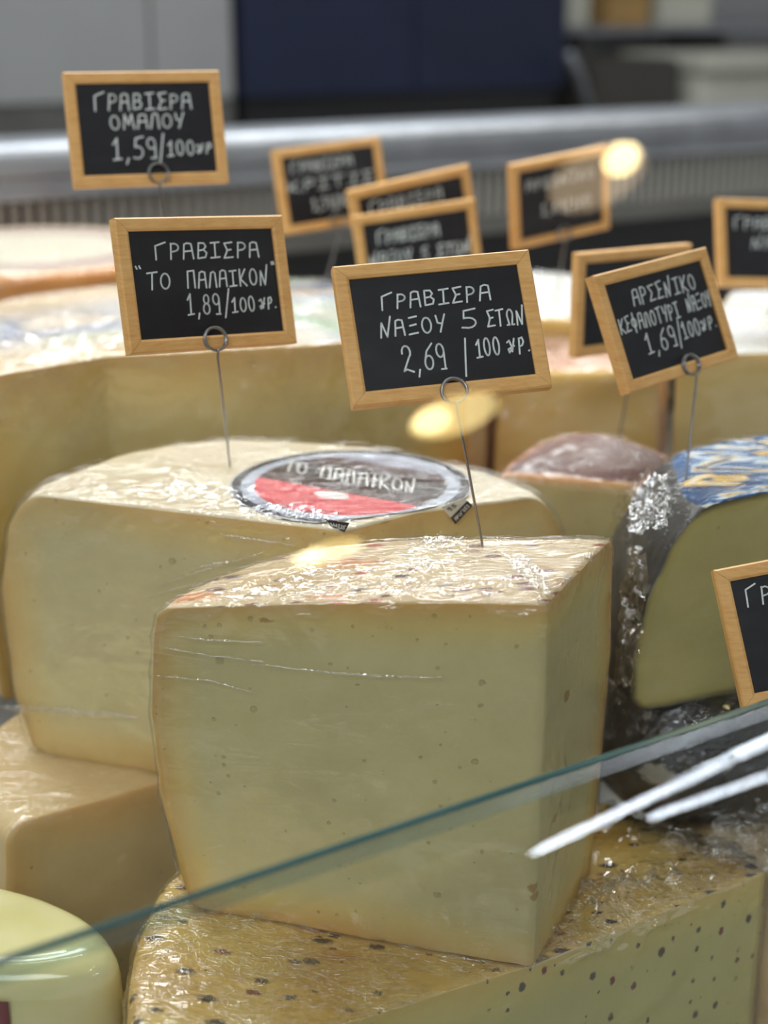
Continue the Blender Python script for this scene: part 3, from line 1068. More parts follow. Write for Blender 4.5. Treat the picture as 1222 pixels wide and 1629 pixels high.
# 8 ---- reddish topped wedge
Z_R = -0.235
REDTOP = mat_rind('reddish_top', srgb(112, 72, 66), srgb(84, 50, 48), (srgb(160, 120, 112), srgb(66, 36, 36), srgb(130, 92, 84)), 0.4, 60, (1, 5, 1), 0.3)
OR8 = mat_rind('rind_rust', srgb(186, 110, 60), srgb(150, 80, 44))
r0, r1 = onz(794, 753, Z_R), onz(1025, 774, Z_R)
seg8 = [('cut', r0, r1, 1, 1), ('rim', [r1, (0.160, 0.775), onz(1010, 700, Z_R), onz(945, 686, Z_R), onz(870, 697, Z_R), onz(820, 725, Z_R), r0])]
wr = film_wrinkle(1.1, 0.0012, [], 51.0)
cheese('red_topped_cheese', 'cut cheese with dusty reddish brown top, behind the brown-specked wedge', (0.10, 0.78, -0.38), seg8, (0.105, 0.79), Z_R, -0.38, [(0, -0.003), (0.5, 0.004), (1, 0)], [PASTE_RED, OR8, REDTOP], FILM_SOFT, wr, rt=0.006, rb=0.006, seed=8, fstep=0.004)

# 9 ---- blue-yellow printed top, black rind
Z_U = -0.208
k = NT('blue_yellow_print')
na = k.noise(1.0, 4, 0.6, k.mapped((26, 60, 20), (0, 0, 0.3)), 0.8)
BLUETOP = k.principled(k.ramp(na, [(0.30, srgb(206, 206, 200)), (0.38, srgb(214, 170, 40)), (0.43, srgb(14, 58, 104)), (0.53, srgb(24, 84, 138)), (0.58, srgb(190, 200, 206)), (0.61, srgb(206, 164, 40)), (0.64, srgb(20, 66, 110))]), 0.55, 0, k.bump(k.noise(80, 4), 0.5, 0.0010), Specular_IOR_Level=0.2)
BLKRIND = mat_rind('rind_black_wax', srgb(62, 60, 56), srgb(26, 26, 28), (srgb(150, 148, 140), srgb(20, 20, 22), srgb(96, 92, 84)), 0.3, 50, (1, 1, 0.3), 0.3)
u0, u1 = onz(1098, 812, Z_U), (0.262, 0.664)
seg9 = [('cut', u0, u1, 1, 0), ('cut', u1, (0.262, 0.730), 0, 1), ('rim', [(0.262, 0.730), (0.205, 0.728), (0.172, 0.716), onz(1052, 726, Z_U), onz(1050, 752, Z_U), onz(1062, 785, Z_U), u0])]


def u_top(x, y):
    return Z_U + 0.004 * math.sin(clamp01((x - 0.13) / 0.13) * math.pi) - 0.006 * clamp01((0.145 - x) / 0.02)


wr = film_wrinkle(1.3, 0.0008, [(0.122, 0.66, -0.225, 0.018, 0.006), (0.118, 0.64, -0.25, 0.02, 0.005), (0.112, 0.63, -0.29, 0.02, 0.005), (0.12, 0.69, -0.23, 0.02, 0.006)], 61.0)
ch9, _, _ = cheese('black_rind_wedge', 'cheese wedge with blue and yellow printed top and crinkled black rind', (0.19, 0.68, -0.302), seg9, (0.27, 0.66), u_top, -0.302,
       [(0, 0.019), (0.08, 0.024), (0.3, 0.024), (0.6, 0.019), (0.85, 0.010), (1, 0.0)], [PASTE_OLIVE, BLKRIND, BLUETOP], FILM_U, wr, rt=0.008, rb=0.003, step=0.004, seed=9)

# 10 ---- black rind cheese beneath
BLK2 = mat_rind('rind_black_lower', srgb(40, 38, 34), srgb(18, 18, 20), (srgb(130, 116, 50), srgb(150, 146, 136), srgb(30, 60, 80)), 0.3, 45, (1, 1, 1), 0.3)
seg10 = [('rim', [(0.104, 0.655), (0.112, 0.630), (0.135, 0.612), (0.18, 0.613), (0.25, 0.635), (0.30, 0.68), (0.285, 0.735), (0.22, 0.742), (0.165, 0.718), (0.122, 0.690), (0.104, 0.655)])]
wr = film_wrinkle(0.8, 0.0016, [(0.115, 0.64, -0.33, 0.02, 0.004), (0.16, 0.62, -0.33, 0.02, 0.004)], 71.0)
cheese('black_rind_cheese', 'dark black-rinded cheese lying beneath the blue-topped wedge', (0.2, 0.68, -0.3695), seg10, (0.2, 0.68), -0.3026, -0.3688, [(0, -0.004), (0.5, 0.006), (1, -0.002)], [BLK2, BLK2, BLK2], FILM_C, wr, rt=0.012, rb=0.012, step=0.005, seed=10, finf=0.0003)

# 11 ---- wrapped piece at the right edge
seg11 = [('cut', (0.190, 0.576), (0.33, 0.655), 0, 1), ('rim', [(0.33, 0.655), (0.34, 0.72), (0.28, 0.735), (0.19, 0.73), (0.145, 0.695), (0.142, 0.650), (0.165, 0.612), (0.190, 0.576)])]
wr = film_wrinkle(0.6, 0.0020, [(0.205, 0.600, -0.375, 0.020, 0.016), (0.195, 0.590, -0.39, 0.02, 0.006)], 81.0)
ch11, _, _ = cheese('wrapped_tan_cheese', 'tan cheese in loosely bunched cling film beside the pepper cheese', (0.26, 0.66, DECKZ), seg11, (0.26, 0.67), -0.372, DECKZ + 0.001, [(0, 0), (0.5, 0.004), (1, 0)], [PASTE_LOW, RIND_TAN, RIND_TAN], FILM_C, wr, rt=0.008, rb=0.006, seed=11, finf=0.0004)

# 12 ---- pale block, rear right
PASTE_R = mat_paste('paste_rear', srgb(224, 200, 138), srgb(226, 196, 122), srgb(220, 178, 96), 0.03, 0.3)
TOPW = mat_rind('white_film_top', srgb(222, 222, 220), srgb(204, 196, 184), (srgb(120, 140, 180), srgb(210, 190, 160), srgb(190, 190, 196)), 0.25, 30, (1, 1, 1), 0.35)
seg12 = [('cut', onz(1078, 566, -0.2), (0.34, 0.90), 0, 1), ('rim', [(0.34, 0.90), (0.39, 0.96), (0.38, 1.04), (0.32, 1.10), (0.26, 1.10)]), ('cut', (0.26, 1.10), onz(1078, 566, -0.2), 1, 0)]
wr = film_wrinkle(0.2, 0.0012, [], 91.0)
cheese('pale_yellow_block', 'pale yellow cheese block with white film on top, behind the blue-topped wedge', (0.29, 0.98, -0.36), seg12, (0.26, 0.96), -0.20, -0.36, [(0, 0), (0.5, 0.004), (1, 0)], [PASTE_R, RIND_TAN, TOPW], FILM_SOFT, wr, rt=0.006, rb=0.006, seed=12, fstep=0.005)

# 13 ---- pinkish piece in the rear middle
PINKTOP = mat_rind('pinkish_rind', srgb(222, 178, 140), srgb(196, 128, 90), (srgb(236, 222, 206), srgb(206, 140, 100), srgb(170, 110, 90)), 0.4, 60, (1, 3, 1), 0.35)
k13a, k13b = (0.070, 0.872), (0.168, 0.880)
seg13 = [('cut', k13a, k13b, 1, 1), ('rim', [k13b, (0.178, 0.93), (0.15, 0.975), (0.10, 0.98), (0.072, 0.94), k13a])]
wr = film_wrinkle(0.5, 0.0025, [(0.075, 0.87, -0.24, 0.02, 0.008)], 101.0)
cheese('pink_rind_cheese', 'cheese with orange-pink mottled rind behind the reddish brown topped one', (0.12, 0.92, -0.36), seg13, (0.12, 0.92), -0.21, -0.36, [(0, 0), (0.5, 0.003), (1, 0)], [PASTE_R, PINKTOP, PINKTOP], FILM_C, wr, rt=0.008, rb=0.006, seed=13, fstep=0.004)

# 14 ---- white wrapped piece near the grille
seg14 = [('cut', (0.035, 1.01), (0.185, 1.02), 1, 1), ('rim', [(0.185, 1.02), (0.20, 1.10), (0.17, 1.19), (0.10, 1.22), (0.04, 1.18), (0.02, 1.09), (0.035, 1.01)])]
wr = film_wrinkle(0.1, 0.0015, [], 111.0)
cheese('white_wrapped_cheese', 'white-wrapped cheese with blue print near the air grille', (0.11, 1.10, -0.36), seg14, (0.11, 1.10), -0.205, -0.36, [(0, 0), (0.5, 0.004), (1, 0)], [PASTE_R, TOPW, TOPW], FILM_SOFT, wr, rt=0.008, rb=0.006, seed=14, fstep=0.005)

# ------------------------------------------------------------------ stroke lettering
def arc(cx, cy, rx, ry, a0, a1, n=10):
    return [(cx + rx * math.cos(math.radians(a0 + (a1 - a0) * i / n)), cy + ry * math.sin(math.radians(a0 + (a1 - a0) * i / n))) for i in range(n + 1)]


GLYPH = {
    'Γ': (0.62, [[(0.02, 0), (0.06, 0.92), (0.62, 1.15)]]),
    'Ρ': (0.52, [[(0.02, 0), (0.10, 1.0)], [(0.08, 0.96)] + arc(0.22, 0.74, 0.28, 0.25, 80, -90, 8) + [(0.06, 0.46)]]),
    'Α': (0.60, [[(0.0, 0), (0.12, 0.94), (0.30, 1.02), (0.52, 0.96), (0.58, 0)], [(0.06, 0.48), (0.56, 0.52)]]),
    'Β': (0.56, [[(0.02, 0.02), (0.08, 1.0), (0.40, 0.98), (0.50, 0.76), (0.36, 0.56), (0.08, 0.52)], [(0.36, 0.56), (0.54, 0.36), (0.46, 0.08), (0.02, 0.02)]]),
    'Ι': (0.56, [[(0.0, 0.0), (0.52, 0.04)], [(0.26, 0.02), (0.30, 1.0)], [(0.06, 0.98), (0.56, 1.02)]]),
    'Ε': (0.56, [[(0.56, 1.04), (0.08, 0.98), (0.24, 0.52), (0.0, 0.02), (0.54, 0.06)], [(0.2, 0.52), (0.46, 0.56)]]),
    'Σ': (0.56, [[(0.56, 1.02), (0.06, 0.98), (0.30, 0.52), (0.0, 0.02), (0.54, 0.06)]]),
    'Τ': (0.58, [[(0.0, 0.98), (0.60, 1.04)], [(0.30, 1.0), (0.24, 0.0)]]),
    'Ο': (0.60, [arc(0.28, 0.5, 0.27, 0.48, 100, 470, 16)]),
    'Π': (0.60, [[(0.02, 0), (0.08, 1.0), (0.56, 1.04), (0.58, 0)]]),
    'Λ': (0.54, [[(0.0, 0), (0.16, 0.92), (0.34, 1.0), (0.46, 0.9), (0.52, 0)]]),
    'Κ': (0.56, [[(0.02, 0), (0.06, 1.0)], [(0.50, 1.0), (0.08, 0.42), (0.54, 0.0)]]),
    'Ν': (0.62, [[(0.0, 0), (0.08, 0.9), (0.36, 0.02), (0.60, 1.25)]]),
    'Ξ': (0.56, [[(0.10, 1.0), (0.54, 1.06)], [(0.10, 0.52), (0.46, 0.58)], [(0.0, 0.0), (0.52, 0.06)]]),
    'Υ': (0.54, [[(0.02, 1.0), (0.10, 0.56), (0.34, 0.50)], [(0.52, 1.04), (0.36, 0.5), (0.22, 0.0)]]),
    'Μ': (0.66, [[(0.0, 0), (0.10, 1.0), (0.32, 0.3), (0.54, 1.0), (0.64, 0)]]),
    'Φ': (0.60, [arc(0.28, 0.5, 0.27, 0.28, 90, 450, 14), [(0.28, -0.12), (0.32, 1.12)]]),
    'Ω': (0.60, [[(0.0, 0.04), (0.18, 0.04), (0.06, 0.5)] + arc(0.28, 0.62, 0.24, 0.38, 180, 0, 8) + [(0.40, 0.04), (0.60, 0.04)]]),
    'Ϊ': (0.3, [[(0.12, 0.0), (0.15, 1.0)], [(0.02, 1.2), (0.06, 1.2)], [(0.24, 1.2), (0.28, 1.2)]]),
    '0': (0.50, [arc(0.24, 0.5, 0.22, 0.48, 100, 460, 14)]),
    '1': (0.42, [[(0.02, 0.72), (0.24, 1.0), (0.20, 0.02)], [(0.0, 0.0), (0.42, 0.04)]]),
    '2': (0.54, [arc(0.28, 0.76, 0.22, 0.24, 190, -60, 8) + [(0.04, 0.06), (0.20, 0.12), (0.54, 0.0)]]),
    '5': (0.54, [[(0.54, 1.06), (0.14, 0.98), (0.10, 0.56)] + arc(0.22, 0.30, 0.28, 0.29, 100, -120, 8) + [(0.0, 0.06)]]),
    '6': (0.50, [[(0.46, 1.0), (0.16, 0.72)] + arc(0.24, 0.27, 0.21, 0.27, 150, 510, 14)]),
    '8': (0.50, [arc(0.25, 0.76, 0.18, 0.23, -90, 270, 12), arc(0.24, 0.27, 0.22, 0.27, 90, 450, 12)]),
    '9': (0.50, [arc(0.24, 0.72, 0.21, 0.26, 0, 360, 12) + [(0.40, 0.0)], [(0.18, 0.0), (0.46, 0.0)]]),
    '3': (0.50, [arc(0.22, 0.76, 0.2, 0.23, 150, -90, 8), arc(0.22, 0.27, 0.24, 0.27, 90, -150, 8)]),
    '4': (0.52, [[(0.34, 1.0), (0.0, 0.34), (0.50, 0.34)], [(0.38, 0.6), (0.34, 0.0)]]),
    '7': (0.50, [[(0.0, 1.0), (0.48, 1.0), (0.16, 0.0)]]),
    ',': (0.20, [[(0.14, 0.04), (0.04, -0.22)]]),
    '.': (0.20, [[(0.06, 0.08), (0.10, 0.10)]]),
    '/': (0.30, [[(0.04, -0.30), (0.26, 1.15)]]),
    'γ': (0.62, [[(0.0, 0.62), (0.18, 0.72), (0.34, 0.30), (0.10, 0.05), (0.04, 0.24), (0.52, 0.40)], [(0.56, 0.80), (0.32, 0.1)]]),
    'ρ': (0.48, [[(0.02, -0.02), (0.12, 0.78)], [(0.10, 0.76), (0.36, 0.82), (0.44, 0.58), (0.30, 0.40), (0.08, 0.36)]]),
    '"': (0.30, [[(0.04, 1.10), (0.08, 0.92)], [(0.18, 1.12), (0.22, 0.94)]]),
    '-': (0.40, [[(0.02, 0.48), (0.38, 0.50)]]),
    ' ': (0.52, []),
}


def strokes(text, x0, x1, y, h, rnd, jitter=0.03):
    """polylines (x, y) for a text fitted between x0 and x1 on the base line y"""
    gap = 0.22
    W = sum(GLYPH[c][0] + gap for c in text) - gap
    sx = (x1 - x0) / W
    out = []
    x = 0
    for c in text:
        w, ls = GLYPH[c]
        dy = rnd.uniform(-jitter, jitter)
        kx, ky = rnd.uniform(0.95, 1.05), rnd.uniform(0.95, 1.06)
        sl = rnd.uniform(-0.02, 0.06)
        for l in ls:
            out.append([(x0 + (x + (px * kx + sl * py)) * sx, y - (py * ky + dy) * h) for px, py in l])
        x += w + gap
    return out


def stroke_mesh(polys, pos, wdt, up):
    """pos(x, y) -> 3D point; flat pen strokes with round ends, raised along up"""
    V, F = [], []
    for pl in polys:
        P = [pos(x, y) for x, y in pl]
        for a, b in zip(P, P[1:]):
            t = b - a
            if t.length < 1e-7:
                continue
            t.normalize()
            s = up.cross(t) * wdt / 2
            a2, b2 = a - t * wdt * 0.25, b + t * wdt * 0.25
            n = len(V)
            ring = [a2 - s * 0.55 - t * wdt * 0.2, a2 - s, b2 - s, b2 - s * 0.55 + t * wdt * 0.2, b2 + s * 0.55 + t * wdt * 0.2, b2 + s, a2 + s, a2 + s * 0.55 - t * wdt * 0.2]
            V += [p + up * wdt * 0.25 for p in ring] + ring
            F.append([n + i for i in range(8)])
            F += [[n + i, n + (i + 1) % 8, n + 8 + (i + 1) % 8, n + 8 + i][::-1] for i in range(8)]
    return V, F


# ------------------------------------------------------------------ chalkboard price tags
TW, TH, FW, FD = 0.080, 0.0575, 0.0058, 0.006


def price_tag(ctr, ypr, base, lines, label, scale=1.0, ring=(0.5, 0.92), pen=0.00066, seed=0):
    rnd = random.Random(seed)
    a, b, g = ypr
    R = (Matrix.Rotation(a, 3, 'Z') @ Matrix.Rotation(b, 3, 'X') @ Matrix.Rotation(g, 3, 'Y'))
    ex, ey, ez = R @ Vector((1, 0, 0)), R @ Vector((0, 1, 0)), R @ Vector((0, 0, 1))
    fwd = -ey                                     # towards the viewer
    C = Vector(ctr) * scale + Vector((0, 0, CAMZ))
    W, H = TW * scale, TH * scale
    fw, fd = FW * scale, FD * scale
    B = Vector((base[0], base[1], base[2] + CAMZ))
    e = empty('price_tag', B)
    tag(e, label, 'price tag', 'chalkboard price tags on the cheeses')

    def P(x, z, d=0.0):
        return C + ex * x + ez * z + fwd * d

    # board
    V, F = box_vf(C, ex, ey, ez, W - fw * 1.2, fd * 0.4, H - fw * 1.2)
    bd = mesh_obj('chalkboard', V, F, BOARD, e)
    # four mitred rails, each a bevelled moulding
    co = [(-W / 2, H / 2), (W / 2, H / 2), (W / 2, -H / 2), (-W / 2, -H / 2)]
    ci = [(-W / 2 + fw, H / 2 - fw), (W / 2 - fw, H / 2 - fw), (W / 2 - fw, -H / 2 + fw), (-W / 2 + fw, -H / 2 + fw)]
    for i in range(4):
        j = (i + 1) % 4
        V = []
        for (o, n) in ((co[i], ci[i]), (co[j], ci[j])):
            t = 0.985 if True else 1
            m = lambda f: (o[0] + (n[0] - o[0]) * f, o[1] + (n[1] - o[1]) * f)
            for f, d in ((0.0, -0.5), (0.0, 0.36), (0.12, 0.5), (0.82, 0.5), (1.0, 0.38), (1.0, -0.5)):
                x, z = m(f)
                V.append(P(x, z, d * fd))
        F = [[k, (k + 1) % 6, 6 + (k + 1) % 6, 6 + k][::-1] for k in range(6)] + [list(range(6)), list(range(6, 12))[::-1]]
        # pull the mitre ends apart a hair so that the joint reads
        mid = (V[0] + V[6]) / 2
        along = (V[6] - V[0]).normalized()
        V = [v + along * (0.00007 if q < 6 else -0.00007) for q, v in enumerate(V)]
        mesh_obj('frame_rail', V, F, WOOD, e)
    # writing
    polys = []
    for (txt, x0, x1, yb, h) in lines:
        polys += strokes(txt, x0, x1, yb, h, rnd)
    if polys:
        V, F = stroke_mesh(polys, lambda x, y: P((x - 0.5) * W, (0.5 - y) * H, fd * 0.2 + 0.0001), pen * scale, fwd)
        wo = mesh_obj('handwriting', V, F, CHALK, bd)
        wo['label'] = 'white handwritten Greek lettering and price'
    # wire holder: a coiled ring that grips the bottom rail, and the pin below it
    rc = P((ring[0] - 0.5) * W, (0.5 - ring[1]) * H, fd * 0.5 + 0.0012)
    rr = 0.0050 * scale
    wr_ = 0.00055 * scale
    pts = []
    for i in range(47):
        an = -math.pi / 2 + 2 * math.pi * 1.9 * i / 46
        pts.append(rc + ex * rr * math.cos(an) + ez * rr * math.sin(an) + fwd * (0.0012 - 0.0024 * scale * i / 46))
    bend = rc - ez * (rr + 0.003)
    pin = [B + (bend - B).normalized() * -0.012, B, B + (bend - B) * 0.5, bend, rc - ez * rr * 1.15 + fwd * 0.001] + pts
    mesh_obj('wire_pin', *tube_vf(pin, wr_, 8), WIRE, e, True)
    return e


G = 'ΓΡΑΒΙΕΡΑ'
pin3 = onz(768, 869, Z_F)
price_tag((0.0227, 0.5741, -0.1195), (0.172, -0.528, -0.062), (pin3[0], pin3[1], Z_F), [(G, 0.215, 0.765, 0.335, 0.105), ('ΝΑΞΟΥ', 0.19, 0.515, 0.53, 0.115), ('5', 0.60, 0.675, 0.525, 0.125), ('ΕΤΩΝ', 0.73, 0.92, 0.53, 0.11), ('2,69', 0.275, 0.495, 0.79, 0.18), ('/', 0.575, 0.61, 0.80, 0.18), ('100', 0.65, 0.77, 0.735, 0.13), ('γρ.', 0.81, 0.925, 0.735, 0.13)],
          'chalkboard tag reading Naxou 5 years 2,69, pinned into the brown-specked wedge', ring=(0.50, 0.965), seed=3)
pin2 = onz(366, 741, Z_P)
price_tag((-0.0774, 0.6407, -0.1134), (0.574, -0.309, 0.057), (pin2[0], pin2[1], Z_P), [(G, 0.215, 0.835, 0.315, 0.115), ('"', 0.09, 0.13, 0.47, 0.10), ('ΤΟ', 0.15, 0.28, 0.535, 0.12), ('ΠΑΛΑΙΚΟΝ', 0.38, 0.87, 0.535, 0.12), ('"', 0.895, 0.92, 0.47, 0.10), ('1,89', 0.365, 0.56, 0.735, 0.15), ('/', 0.58, 0.62, 0.72, 0.15), ('100', 0.63, 0.77, 0.73, 0.115), ('γρ.', 0.80, 0.905, 0.72, 0.11)],
          'chalkboard tag reading To Palaikon 1,89, pinned beside the round maroon label', ring=(0.49, 0.93), seed=2)
price_tag((-0.1218, 0.7808, -0.0588), (0.324, -0.272, 0.0), (-0.116, 0.822, Z_B), [(G, 0.18, 0.80, 0.33, 0.135), ('ΟΜΑΛΟΥ', 0.27, 0.74, 0.50, 0.125), ('1,59', 0.27, 0.55, 0.76, 0.18), ('/', 0.56, 0.60, 0.75, 0.17), ('100', 0.62, 0.79, 0.745, 0.13), ('γρ', 0.81, 0.905, 0.73, 0.10)],
          'chalkboard tag reading Omalou 1,59, standing highest of all', ring=(0.54, 0.90), pen=0.0008, seed=1)
price_tag((-0.0368, 1.0496, -0.117), (0.395, -0.131, -0.089), (-0.04, 1.012, Z_B), [(G, 0.15, 0.72, 0.30, 0.12), ('ΚΡΗΤΗΣ'.replace('Η', 'Ι'), 0.1, 0.9, 0.52, 0.12), ('1,59/100 γρ.', 0.3, 0.9, 0.76, 0.13)], 'chalkboard tag washed out by light, alone beside the Omalou tag', pen=0.0008, seed=4)
price_tag((0.0195, 0.9392, -0.1281), (0.288, 0.0, -0.174), (0.016, 0.968, Z_B), [(G, 0.15, 0.75, 0.30, 0.12)], 'chalkboard tag mostly hidden behind another, its top rail showing', scale=1.05, pen=0.0008, seed=5)
price_tag((0.0222, 0.9489, -0.1481), (0.189, -0.05, -0.119), (0.022, 0.925, Z_B), [(G, 0.18, 0.68, 0.34, 0.13), ('ΝΑΞΟΥ 2 ΕΤΩΝ'.replace('2', '5'), 0.10, 0.92, 0.58, 0.13)], 'chalkboard tag overlapping another one, directly behind the Naxou 5 years tag', pen=0.001, seed=6)
price_tag((0.1202, 1.0243, -0.1223), (0.505, 0.058, -0.118), (0.122, 1.05, -0.205), [('ΑΡΣΕΝΙΚΟ', 0.15, 0.85, 0.34, 0.11), ('1,69/100', 0.3, 0.8, 0.66, 0.13)], 'chalkboard tag pinned into the white-wrapped cheese by the air grille', pen=0.0008, seed=7)
pin8 = onz(985, 700, Z_R)
price_tag((0.1392, 0.8249, -0.1552), (0.513, -0.021, 0.006), (pin8[0], pin8[1], Z_R), [], 'dark chalkboard tag without visible writing, pinned into the reddish brown topped cheese', seed=8)
pin9 = onz(1092, 760, Z_U)
price_tag((0.1355, 0.7047, -0.1421), (0.641, -0.405, -0.079), (pin9[0], pin9[1], Z_U + 0.002), [('ΑΡΣΕΝΙΚΟ', 0.27, 0.83, 0.325, 0.135), ('ΚΕΦΑΛΟΤΥΡΙ', 0.10, 0.62, 0.52, 0.125), ('ΝΑΞΟΥ', 0.70, 0.92, 0.50, 0.125), ('1,69', 0.27, 0.53, 0.74, 0.17), ('/', 0.545, 0.585, 0.72, 0.16), ('100', 0.60, 0.75, 0.71, 0.14), ('γρ.', 0.77, 0.91, 0.69, 0.13)],
          'chalkboard tag reading Arseniko Kefalotyri 1,69, pinned into the blue-topped wedge', scale=0.97, ring=(0.55, 0.93), seed=9)
price_tag((0.2557, 0.9735, -0.1465), (0.214, -0.378, 0.058), (0.262, 1.0, -0.20), [(G, 0.15, 0.8, 0.34, 0.13), ('ΝΑΞΟΥ', 0.3, 0.8, 0.56, 0.13)], 'chalkboard tag pinned into the pale yellow block', pen=0.0008, seed=10)
price_tag((0.1784, 0.5527, -0.2354), (-0.024, -0.448, -0.198), (0.215, 0.62, -0.372), [(G, 0.135, 0.70, 0.30, 0.125), ('ΝΑΞΟΥ', 0.23, 0.7, 0.50, 0.13), ('1', 0.24, 0.30, 0.76, 0.15)], 'lowest chalkboard tag, in front of the black-rinded wedge just above the glass edge', ring=(0.62, 0.93), seed=11)

# ------------------------------------------------------------------ the round label on the half wheel
k = NT('round_label_print')
LA = math.radians(-30)
mp = k.mapped((1, 1, 1), (0, 0, -LA))
sx = k.n('ShaderNodeSeparateXYZ')
k.put(sx.inputs[0], mp)
ln = k.n('ShaderNodeVectorMath', operation='LENGTH')
k.put(ln.inputs[0], k.mapped((1, 1, 0)))
LR = 0.0565
rad = k.math('DIVIDE', ln.outputs['Value'], LR)
vv = k.math('DIVIDE', sx.outputs[1], LR)
inner = k.ramp(k.rng(vv, -1, 1), [(0.0, srgb(214, 60, 70)), (0.34, srgb(222, 66, 78)), (0.385, srgb(70, 48, 48)), (0.50, srgb(52, 40, 42)), (0.70, srgb(66, 26, 28)), (0.80, srgb(150, 150, 168)), (0.9, srgb(70, 40, 44))], True)
ringc = k.ramp(rad, [(0.0, (0, 0, 0)), (0.80, srgb(176, 182, 196)), (0.91, srgb(30, 34, 46)), (0.985, srgb(200, 200, 206))], True)
usering = k.math('GREATER_THAN', rad, 0.80)
LABEL_P = k.principled(k.mix(usering, inner, ringc), 0.3, 0, k.bump(k.noise(120, 3), 0.15, 0.001))
lc = Vector((pc[0], pc[1]))
poly = [Vector(pl), Vector(pa), Vector(pm), Vector(pr)]


def clip_r(ang):
    d = Vector((math.cos(ang), math.sin(ang)))
    r = LR
    for A, Bp in zip(poly, poly[1:]):
        e_ = Bp - A
        nn = Vector((e_.y, -e_.x)).normalized()
        den = d.dot(nn)
        if den > 1e-6:
            r = min(r, (A - lc).dot(nn) / den - 0.0008 / den)
    return r


lab_e_z = Z_P + 0.0010
V, F = [], []
NA, NRr = 120, 14
lab_me = bpy.data.meshes.new('label')
for j in range(NRr + 1):
    for i in range(NA):
        an = 2 * math.pi * i / NA
        r = clip_r(an) * j / NRr
        V.append((r * math.cos(an), r * math.sin(an), 0))
for j in range(NRr):
    for i in range(NA):
        F.append([j * NA + i, (j + 1) * NA + i, (j + 1) * NA + (i + 1) % NA, j * NA + (i + 1) % NA])
lab_me.from_pydata(V, [], F)
lab_me.update()
lab = link('label', lab_me, LABEL_P, ch2, False)
lab.location = Vector((lc.x, lc.y, CAMZ + lab_e_z)) - ch2.location
lab['label'] = 'round maroon and red paper label with a dark rim'
md = lab.modifiers.new('thick', 'SOLIDIFY'); md.thickness = 0.0003; md.offset = -1
rnd = random.Random(5)
cA, sA = math.cos(LA), math.sin(LA)


def lpos(x, y):
    return Vector((lc.x + (x * cA - y * sA) * LR, lc.y + (x * sA + y * cA) * LR, CAMZ + lab_e_z + 0.00005))


polys = strokes('ΤΟ ΠΑΛΑΪΚΟΝ', -0.66, 0.62, -0.02, 0.34, rnd, 0.02)
polys = [[(x, -y) for x, y in p] for p in polys]
def tpos(x, y):
    return Vector((lc.x + x * cA * LR, lc.y + (x * sA + y) * LR, CAMZ + lab_e_z + 0.00005))


V, F = stroke_mesh(polys, tpos, 0.0010, Vector((0, 0, 1)))
PALEINK = mat_plain('label_pale_ink', srgb(226, 224, 220), 0.4, 0, 0.05, 100, 0.02)
mesh_obj('lettering', V, F, PALEINK, lab)
# grey emblem on the red field
V, F = [], []
for i in range(28):
    an = 2 * math.pi * i / 28
    V.append(lpos(0.02 + 0.16 * math.cos(an), -0.33 + 0.09 * math.sin(an)))
F = [list(range(28))]
mesh_obj('emblem', V, F, PALEINK, lab)
# two black paper strips of the rim folded over the cut edge
BLKP = mat_plain('black_paper', srgb(26, 26, 30), 0.4, 0, 0.05, 100, 0.02)
WHP = mat_plain('white_paper', srgb(214, 212, 200), 0.5, 0, 0.05, 100, 0.02)


def plane_pt(u, v, A, Bp, off):
    """point of the upright plane through the plan line A-Bp, off metres proud of it, that the photo shows at u, v"""
    e_ = (Vector(Bp) - Vector(A)).normalized()
    nn = Vector((e_.y, -e_.x))
    d = ray(u, v)
    t = (Vector(A).dot(nn) + off) / (d.x * nn.x + d.y * nn.y)
    return d * t + Vector((0, 0, CAMZ))


def paper(name, quad, A, Bp, off, mat, parent, th=0.0003):
    e_ = (Vector(Bp) - Vector(A)).normalized()
    nn = Vector((e_.y, -e_.x, 0))
    V = [plane_pt(u, v, A, Bp, off) for u, v in quad]
    n = len(V)
    V += [v - nn * th for v in V]
    F = [list(range(n)), list(range(n, 2 * n))[::-1]] + [[i, n + i, n + (i + 1) % n, (i + 1) % n] for i in range(n)]
    return mesh_obj(name, V, F, mat, parent)


def quad_text(text, quad, A, Bp, off, pen, mat, parent):
    """text along the first edge of a quad"""
    def Q(x, y):
        a = (lerp(quad[0][0], quad[1][0], x), lerp(quad[0][1], quad[1][1], x))
        b = (lerp(quad[3][0], quad[2][0], x), lerp(quad[3][1], quad[2][1], x))
        return plane_pt(lerp(a[0], b[0], y), lerp(a[1], b[1], y), A, Bp, off)
    e_ = (Vector(Bp) - Vector(A)).normalized()
    V, F = stroke_mesh(strokes(text, 0.08, 0.92, 0.78, 0.55, rnd, 0.02), Q, pen, Vector((e_.y, -e_.x, 0)))
    return mesh_obj('flap_print', V, F, mat, parent)


f1 = paper('label_flap', [(519, 827), (556, 832), (548, 847), (527, 838)], pl, pa, 0.0022, BLKP, lab)
quad_text('144235', [(521, 829), (554, 835), (548, 845), (527, 837)], pl, pa, 0.0024, 0.0003, PALEINK, f1)
f2 = paper('label_flap', [(702, 806), (738, 792), (751, 804), (724, 832)], pm, pr, 0.0022, WHP, lab)
f2['label'] = 'white paper corner of the label with a black printed strip'
f3 = paper('black_strip', [(717, 824), (744, 797), (752, 804), (725, 834)], pm, pr, 0.0025, BLKP, f2)
quad_text('ΑΡΟΓΩΣΙ', [(719, 825), (744, 799), (751, 804), (725, 832)], pm, pr, 0.0027, 0.0003, PALEINK, f2)
quad_text('95', [(708, 808), (722, 800), (730, 806), (716, 816)], pm, pr, 0.0025, 0.0003, BLKP, f2)

